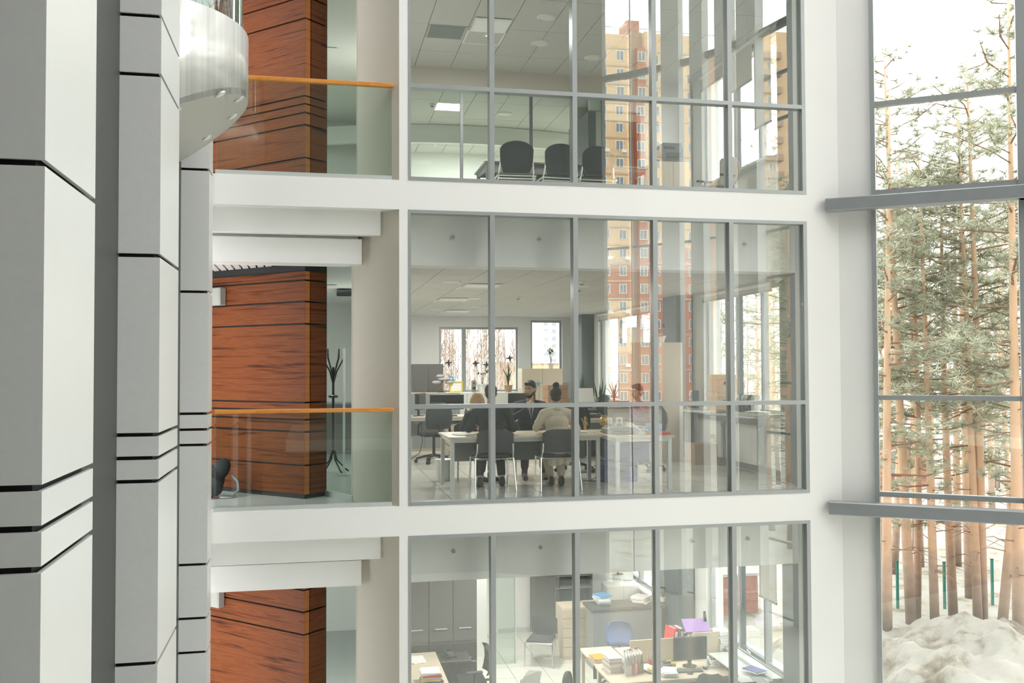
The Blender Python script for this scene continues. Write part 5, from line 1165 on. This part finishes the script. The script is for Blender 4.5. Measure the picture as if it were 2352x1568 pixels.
def person(label, loc, rot, top, bottom, hair, hairm, arms, legs, lean=(0, .04), turn=0.0, nod=0.0, female=False, shirt=None, beard=False, stick=0, scale=1.0, bare=False, jacket_len=.0):
    t = thing('person', label, 'person', loc, rot); t.scale = (scale,)*3
    sw = .17 if female else .195; lx, ly = lean
    pel = V(0, 0, .54); chest = V(lx*.7, ly*.7, .86); nb = V(lx, ly, 1.03); nt_ = V(lx*1.05, ly+.02, 1.11); hc = V(lx*1.05, ly+.035, 1.22)
    HR = tr(*hc) @ rz(turn) @ Matrix.Rotation(-nod, 4, 'X')
    b = MB()
    def tors(bb, g=0.0, z0=.50):
        for (p, rx, ry, rzz) in ((pel+V(0, 0, 0), .165+g, .115+g, .12), (pel.lerp(chest, .33), (.13 if female else .145)+g, .10+g, .13), (pel.lerp(chest, .68), (.14 if female else .16)+g, .105+g, .13), (chest, (.15 if female else .175)+g, .11+g, .13), (nb-V(0, 0, .06), sw*.86+g, .08+g, .075)): bb.ell(p, (rx, ry, rzz), 16, 10)
    tors(b); b.cap(nb-V(0, 0, .05), nt_+V(0, .01, .02), .056, .05)
    # head with face
    h = MB(); h.ell((0, -.005, .02), (.074, .092, .098), 18, 14); h.ell((0, .022, -.045), (.056, .064, .070), 14, 10); h.ell((0, .060, -.085), (.026, .022, .022), 10, 8)
    h.cap((0, .088, .012), (0, .106, -.022), .010, .014, 8); h.ell((.016, .094, -.026), (.009, .008, .008), 8, 6); h.ell((-.016, .094, -.026), (.009, .008, .008), 8, 6)
    h.cap((-.018, .083, -.056), (.018, .083, -.056), .007, .007, 6); h.cap((-.045, .072, .030), (.045, .072, .030), .012, .012, 6)
    for s in (-1, 1): h.ell((s*.075, -.005, -.005), (.010, .020, .030), 8, 6); h.ell((s*.045, .058, -.025), (.02, .02, .02), 8, 6)
    h.xf(HR); b.v_off = 0; b.add(h.v, h.f)
    for s in (-1, 1):
        sh = nb+V(s*sw, 0, -.045); el, wr, hd, pn = arms[0 if s < 0 else 1]; el = V(*el); wr = V(*wr)
        b.cap(nb+V(s*sw*.5, 0, -.05), sh, .06, .055); b.cap(sh, el, .050, .040); b.cap(el, wr, .040, .026); hand(b, wr, hd, pn, s)
        hip, kn, an, toe = legs[0 if s < 0 else 1]; hip, kn, an, toe = V(*hip), V(*kn), V(*an), V(*toe)
        b.cap(hip, kn, .085, .058); b.cap(kn, kn.lerp(an, .35), .056, .055); b.cap(kn.lerp(an, .35), an, .055, .036); b.cap(an-V(0, 0, .03), toe, .036, .028)
    body = solid(b, 'body', 'skin', t, .0085, .30)
    # clothes
    j = MB(); tors(j, .014)
    if jacket_len: j.ell((0, -.04, .50), (.20, .15, .14), 14, 10); j.cap((-.1, -.10, .48), (-.1, -.12, .36), .06, .055); j.cap((.1, -.10, .48), (.1, -.12, .36), .06, .055); j.cap((0, -.11, .48), (0, -.13, .36), .06, .05)
    for s in (-1, 1):
        sh = nb+V(s*sw, 0, -.045); el, wr, hd, pn = arms[0 if s < 0 else 1]; el = V(*el); wr = V(*wr)
        j.cap(nb+V(s*.05, -.01, -.01), sh, .062, .068); j.cap(sh, el, .066, .055); j.cap(el, el.lerp(wr, .88), .054, .038)
    jk = solid(j, 'jacket' if shirt else 'top', top, t, .011, .4)
    cl = MB(); 
    for k in range(14):
        a = 2*PI*k/14; 
    cl.tube([nb+V(.07*math.cos(a), .062*math.sin(a)-.005, .012+.014*(-math.sin(a))) for a in [2*PI*k/16 for k in range(17)]], .016, 7); cl.build('collar', shirt or top, t, True)
    if shirt:
        f = MB(); f.add([nb+V(-.05, .055, .0), nb+V(.05, .055, .0), chest+V(0, .132, -.06), nb+V(-.045, .095, -.05), nb+V(.045, .095, -.05)], [(0, 1, 4, 3), (3, 4, 2), (0, 3, 2, 1)]); f.build('shirt_front', shirt, t)
        f = MB(); f.add([nb+V(-.014, .082, -.01), nb+V(.014, .082, -.01), nb+V(.018, .105, -.05), chest+V(0, .139, -.055), nb+V(-.018, .105, -.05)], [(0, 1, 2, 3, 4), (4, 3, 2, 1, 0)]); f.build('tie', 'suit_navy', t)
        for s in (-1, 1):
            f = MB(); f.add([nb+V(s*.055, .055, .012), nb+V(s*.115, .085, -.08), chest+V(s*.012, .136, -.075), nb+V(s*.045, .100, -.05), nb+V(s*.1, .093, -.075)], [(0, 1, 4, 3), (3, 4, 1, 2), (0, 3, 2, 1)]); f.build('lapel', top, t)
    tro = MB()
    tro.ell(pel, (.175, .125, .11), 14, 10)
    for s in (0, 1):
        hip, kn, an, toe = [V(*q) for q in legs[s]]; tro.cap(hip, kn, .097, .072); tro.cap(kn, kn.lerp(an, .80), .070, .056)
        sh = MB(); sh.cap(an-V(0, 0, .045), toe-V(0, 0, .005), .043, .036, 10); sh.cap(an+V(0, -.01, -.03), an+V(0, -.015, .01), .045, .044, 8); solid(sh, 'shoe', 'shoe', t, .010, .5)
        if not female: so = MB(); so.cap(kn.lerp(an, .80), an, .044, .040, 10); so.build('sock', 'sock' if top == 'suit_dark' else 'fabric_black', t, True)
        else: pass
    solid(tro, 'trousers', bottom, t, .011, .4)
    # hair
    g = MB()
    if hair == 'short': g.ell((0, -.018, .043), (.083, .092, .088), 16, 12); g.ell((0, .045, .092), (.062, .050, .032), 12, 8); g.ell((0, -.045, -.01), (.074, .055, .07), 12, 8)
    elif hair == 'bun': g.ell((0, -.018, .038), (.083, .094, .092), 16, 12); g.ell((0, -.05, -.02), (.070, .055, .06), 12, 8); g.ell((0, -.055, .145), (.048, .046, .042), 12, 9)
    elif hair == 'long':
        g.ell((0, -.018, .038), (.085, .096, .092), 16, 12); g.cap((0, -.075, 0), (0, -.085, -.22), .062, .045)
        for s in (-1, 1): g.cap((s*.065, -.03, .0), (s*.075, -.01, -.20), .034, .026); g.cap((s*.05, -.06, 0), (s*.05, -.07, -.22), .05, .035)
    g.xf(HR); ho = solid(g, 'hair', hairm, t, .008, .4)
    for s in (-1, 1):
        e = MB().ell((s*.031, .077, .010), (.0125, .010, .009), 8, 6).xf(HR).build('eye', 'porcelain', t, True); MB().ell((s*.031, .0855, .010), (.006, .003, .006), 8, 6).xf(HR).build('iris', 'shoe', e, True)
        MB().cap((s*.017, .090, .031), (s*.047, .080, .033), .0055, .004, 6).xf(HR).build('eyebrow', hairm, t, True)
    MB().cap((-.018, .090, -.056), (.018, .090, -.056), .0045, .0045, 6).xf(HR).build('lips', 'terracotta', t, True)
    if beard:
        d = MB(); d.ell((0, .055, -.088), (.040, .036, .032), 12, 8); d.cap((-.058, .025, -.045), (-.03, .06, -.085), .018, .02); d.cap((.058, .025, -.045), (.03, .06, -.085), .018, .02); d.cap((-.022, .090, -.043), (.022, .090, -.043), .007, .007, 6); d.xf(HR); solid(d, 'beard', hairm, t, .007, .5)
    return t
LEG = lambda dx, ky, ax, ay: ((dx, 0, .535), (dx*1.15, ky, .52), (ax, ay, .085), (ax*1.05, ay+.16, .035))
# man in the dark suit, back to us
person('man in dark suit seen from behind, seated at the left of the table', (2.31, 12.47, 0), -.06, 'suit_dark', 'suit_dark', 'short', 'hair_dark',
       (((-.29, .08, .77), (-.17, .33, .79), (.5, .85, -.05), (.2, 0, -1)), ((.29, .08, .77), (.19, .34, .79), (-.5, .85, -.05), (-.2, 0, -1))),
       ((((-.10, .0, .535), (-.14, .40, .52), (-.13, .22, .085), (-.15, .38, .035))), (((.10, .0, .535), (.15, .40, .52), (.16, .24, .085), (.2, .40, .035)))), (0, .06), -.12, .05, False, 'shirt_blue', scale=1.03)
person('woman in beige suit with hair in a bun, seated from behind', (3.17, 12.36, 0), -.05, 'suit_beige', 'suit_beige', 'bun', 'hair_dark',
       (((-.27, .06, .80), (-.20, .32, .79), (.3, .9, 0), (.2, 0, -1)), ((.28, .04, .78), (.20, .28, .79), (-.3, .9, 0), (-.2, 0, -1))),
       ((((-.09, 0, .535), (-.10, .40, .52), (-.03, .24, .085), (-.04, .40, .035))), (((.09, 0, .535), (.12, .40, .52), (.10, .22, .085), (.12, .38, .035)))), (0, .05), -.1, .05, True, None, jacket_len=.1)
person('bearded man in navy suit and light blue shirt facing us across the table', (3.13, 13.86, 0), PI-.05, 'suit_navy', 'suit_navy', 'short', 'hair_dark',
       (((-.31, .10, .79), (-.13, .33, .80), (.7, .6, .1), (.1, 0, -1)), ((.29, .14, .80), (.06, .36, .98), (.2, .75, .6), (-.6, .5, .1))),
       ((((-.10, 0, .535), (-.13, .42, .52), (-.13, .36, .085), (-.14, .52, .035))), (((.10, 0, .535), (.13, .42, .52), (.13, .36, .085), (.14, .52, .035)))), (0, .05), -.62, .16, False, 'shirt_blue', True, scale=1.05)
person('blond woman in dark clothes seated behind the man in the dark suit', (2.26, 13.70, 0), PI+.5, 'suit_dark', 'suit_dark', 'long', 'hair_blond',
       (((-.27, .08, .78), (-.16, .32, .79), (.4, .9, 0), (.1, 0, -1)), ((.27, .08, .78), (.16, .32, .79), (-.4, .9, 0), (-.1, 0, -1))),
       ((((-.09, 0, .535), (-.10, .40, .52), (-.09, .32, .085), (-.10, .48, .035))), (((.09, 0, .535), (.10, .40, .52), (.09, .32, .085), (.1, .48, .035)))), (0, .10), .5, .1, True, None, scale=.93)
person('person with short dark hair in a purple top at the side desk', (5.02, 14.15, 0), PI/2+.15, 'shirt_purple', 'jeans', 'short', 'hair_dark',
       (((-.28, .10, .79), (-.14, .36, .80), (.3, .9, 0), (.1, 0, -1)), ((.28, .10, .79), (.14, .36, .80), (-.3, .9, 0), (-.1, 0, -1))),
       ((((-.10, 0, .535), (-.13, .42, .52), (-.13, .36, .085), (-.14, .52, .035))), (((.10, 0, .535), (.13, .42, .52), (.13, .36, .085), (.14, .52, .035)))), (0, .08), .1, .15, False, None)
# ------------------------------------------------------------------ repeats of a kind carry one group phrase per place
_by = {}
for o in list(S.objects):
    if o.parent is None and 'category' in o and 'group' not in o:
        n = o.name.split('.')[0]; zz = o.matrix_basis.translation.z; x, y = o.location.x, o.location.y
        if o.type == 'MESH' and zz == 0: zz = sum(v.co.z for v in o.data.vertices)/len(o.data.vertices)
        pl = 'outdoors' if (x > 8.3 or y > 24.5 or y < -6) else ('in the gallery and hall' if x < 1.0 else ('in the lower office' if zz < -.5 else ('in the middle office' if zz < 3.5 else 'in the upper office')))
        _by.setdefault((n, pl), []).append(o)
_pl = {'person': 'people', 'glass_balustrade': 'glass balustrades', 'wall_box': 'wall boxes', 'tall_shelf': 'tall shelves', 'sill_shelf': 'sill shelves'}
for (n, pl), os_ in _by.items():
    if len(os_) > 1:
        w_ = n.replace('_', ' '); w_ = _pl.get(n) or (w_ + ('es' if w_.endswith(('s', 'x', 'ch', 'sh')) else 's'))
        for o in os_: o['group'] = w_ + ' ' + pl
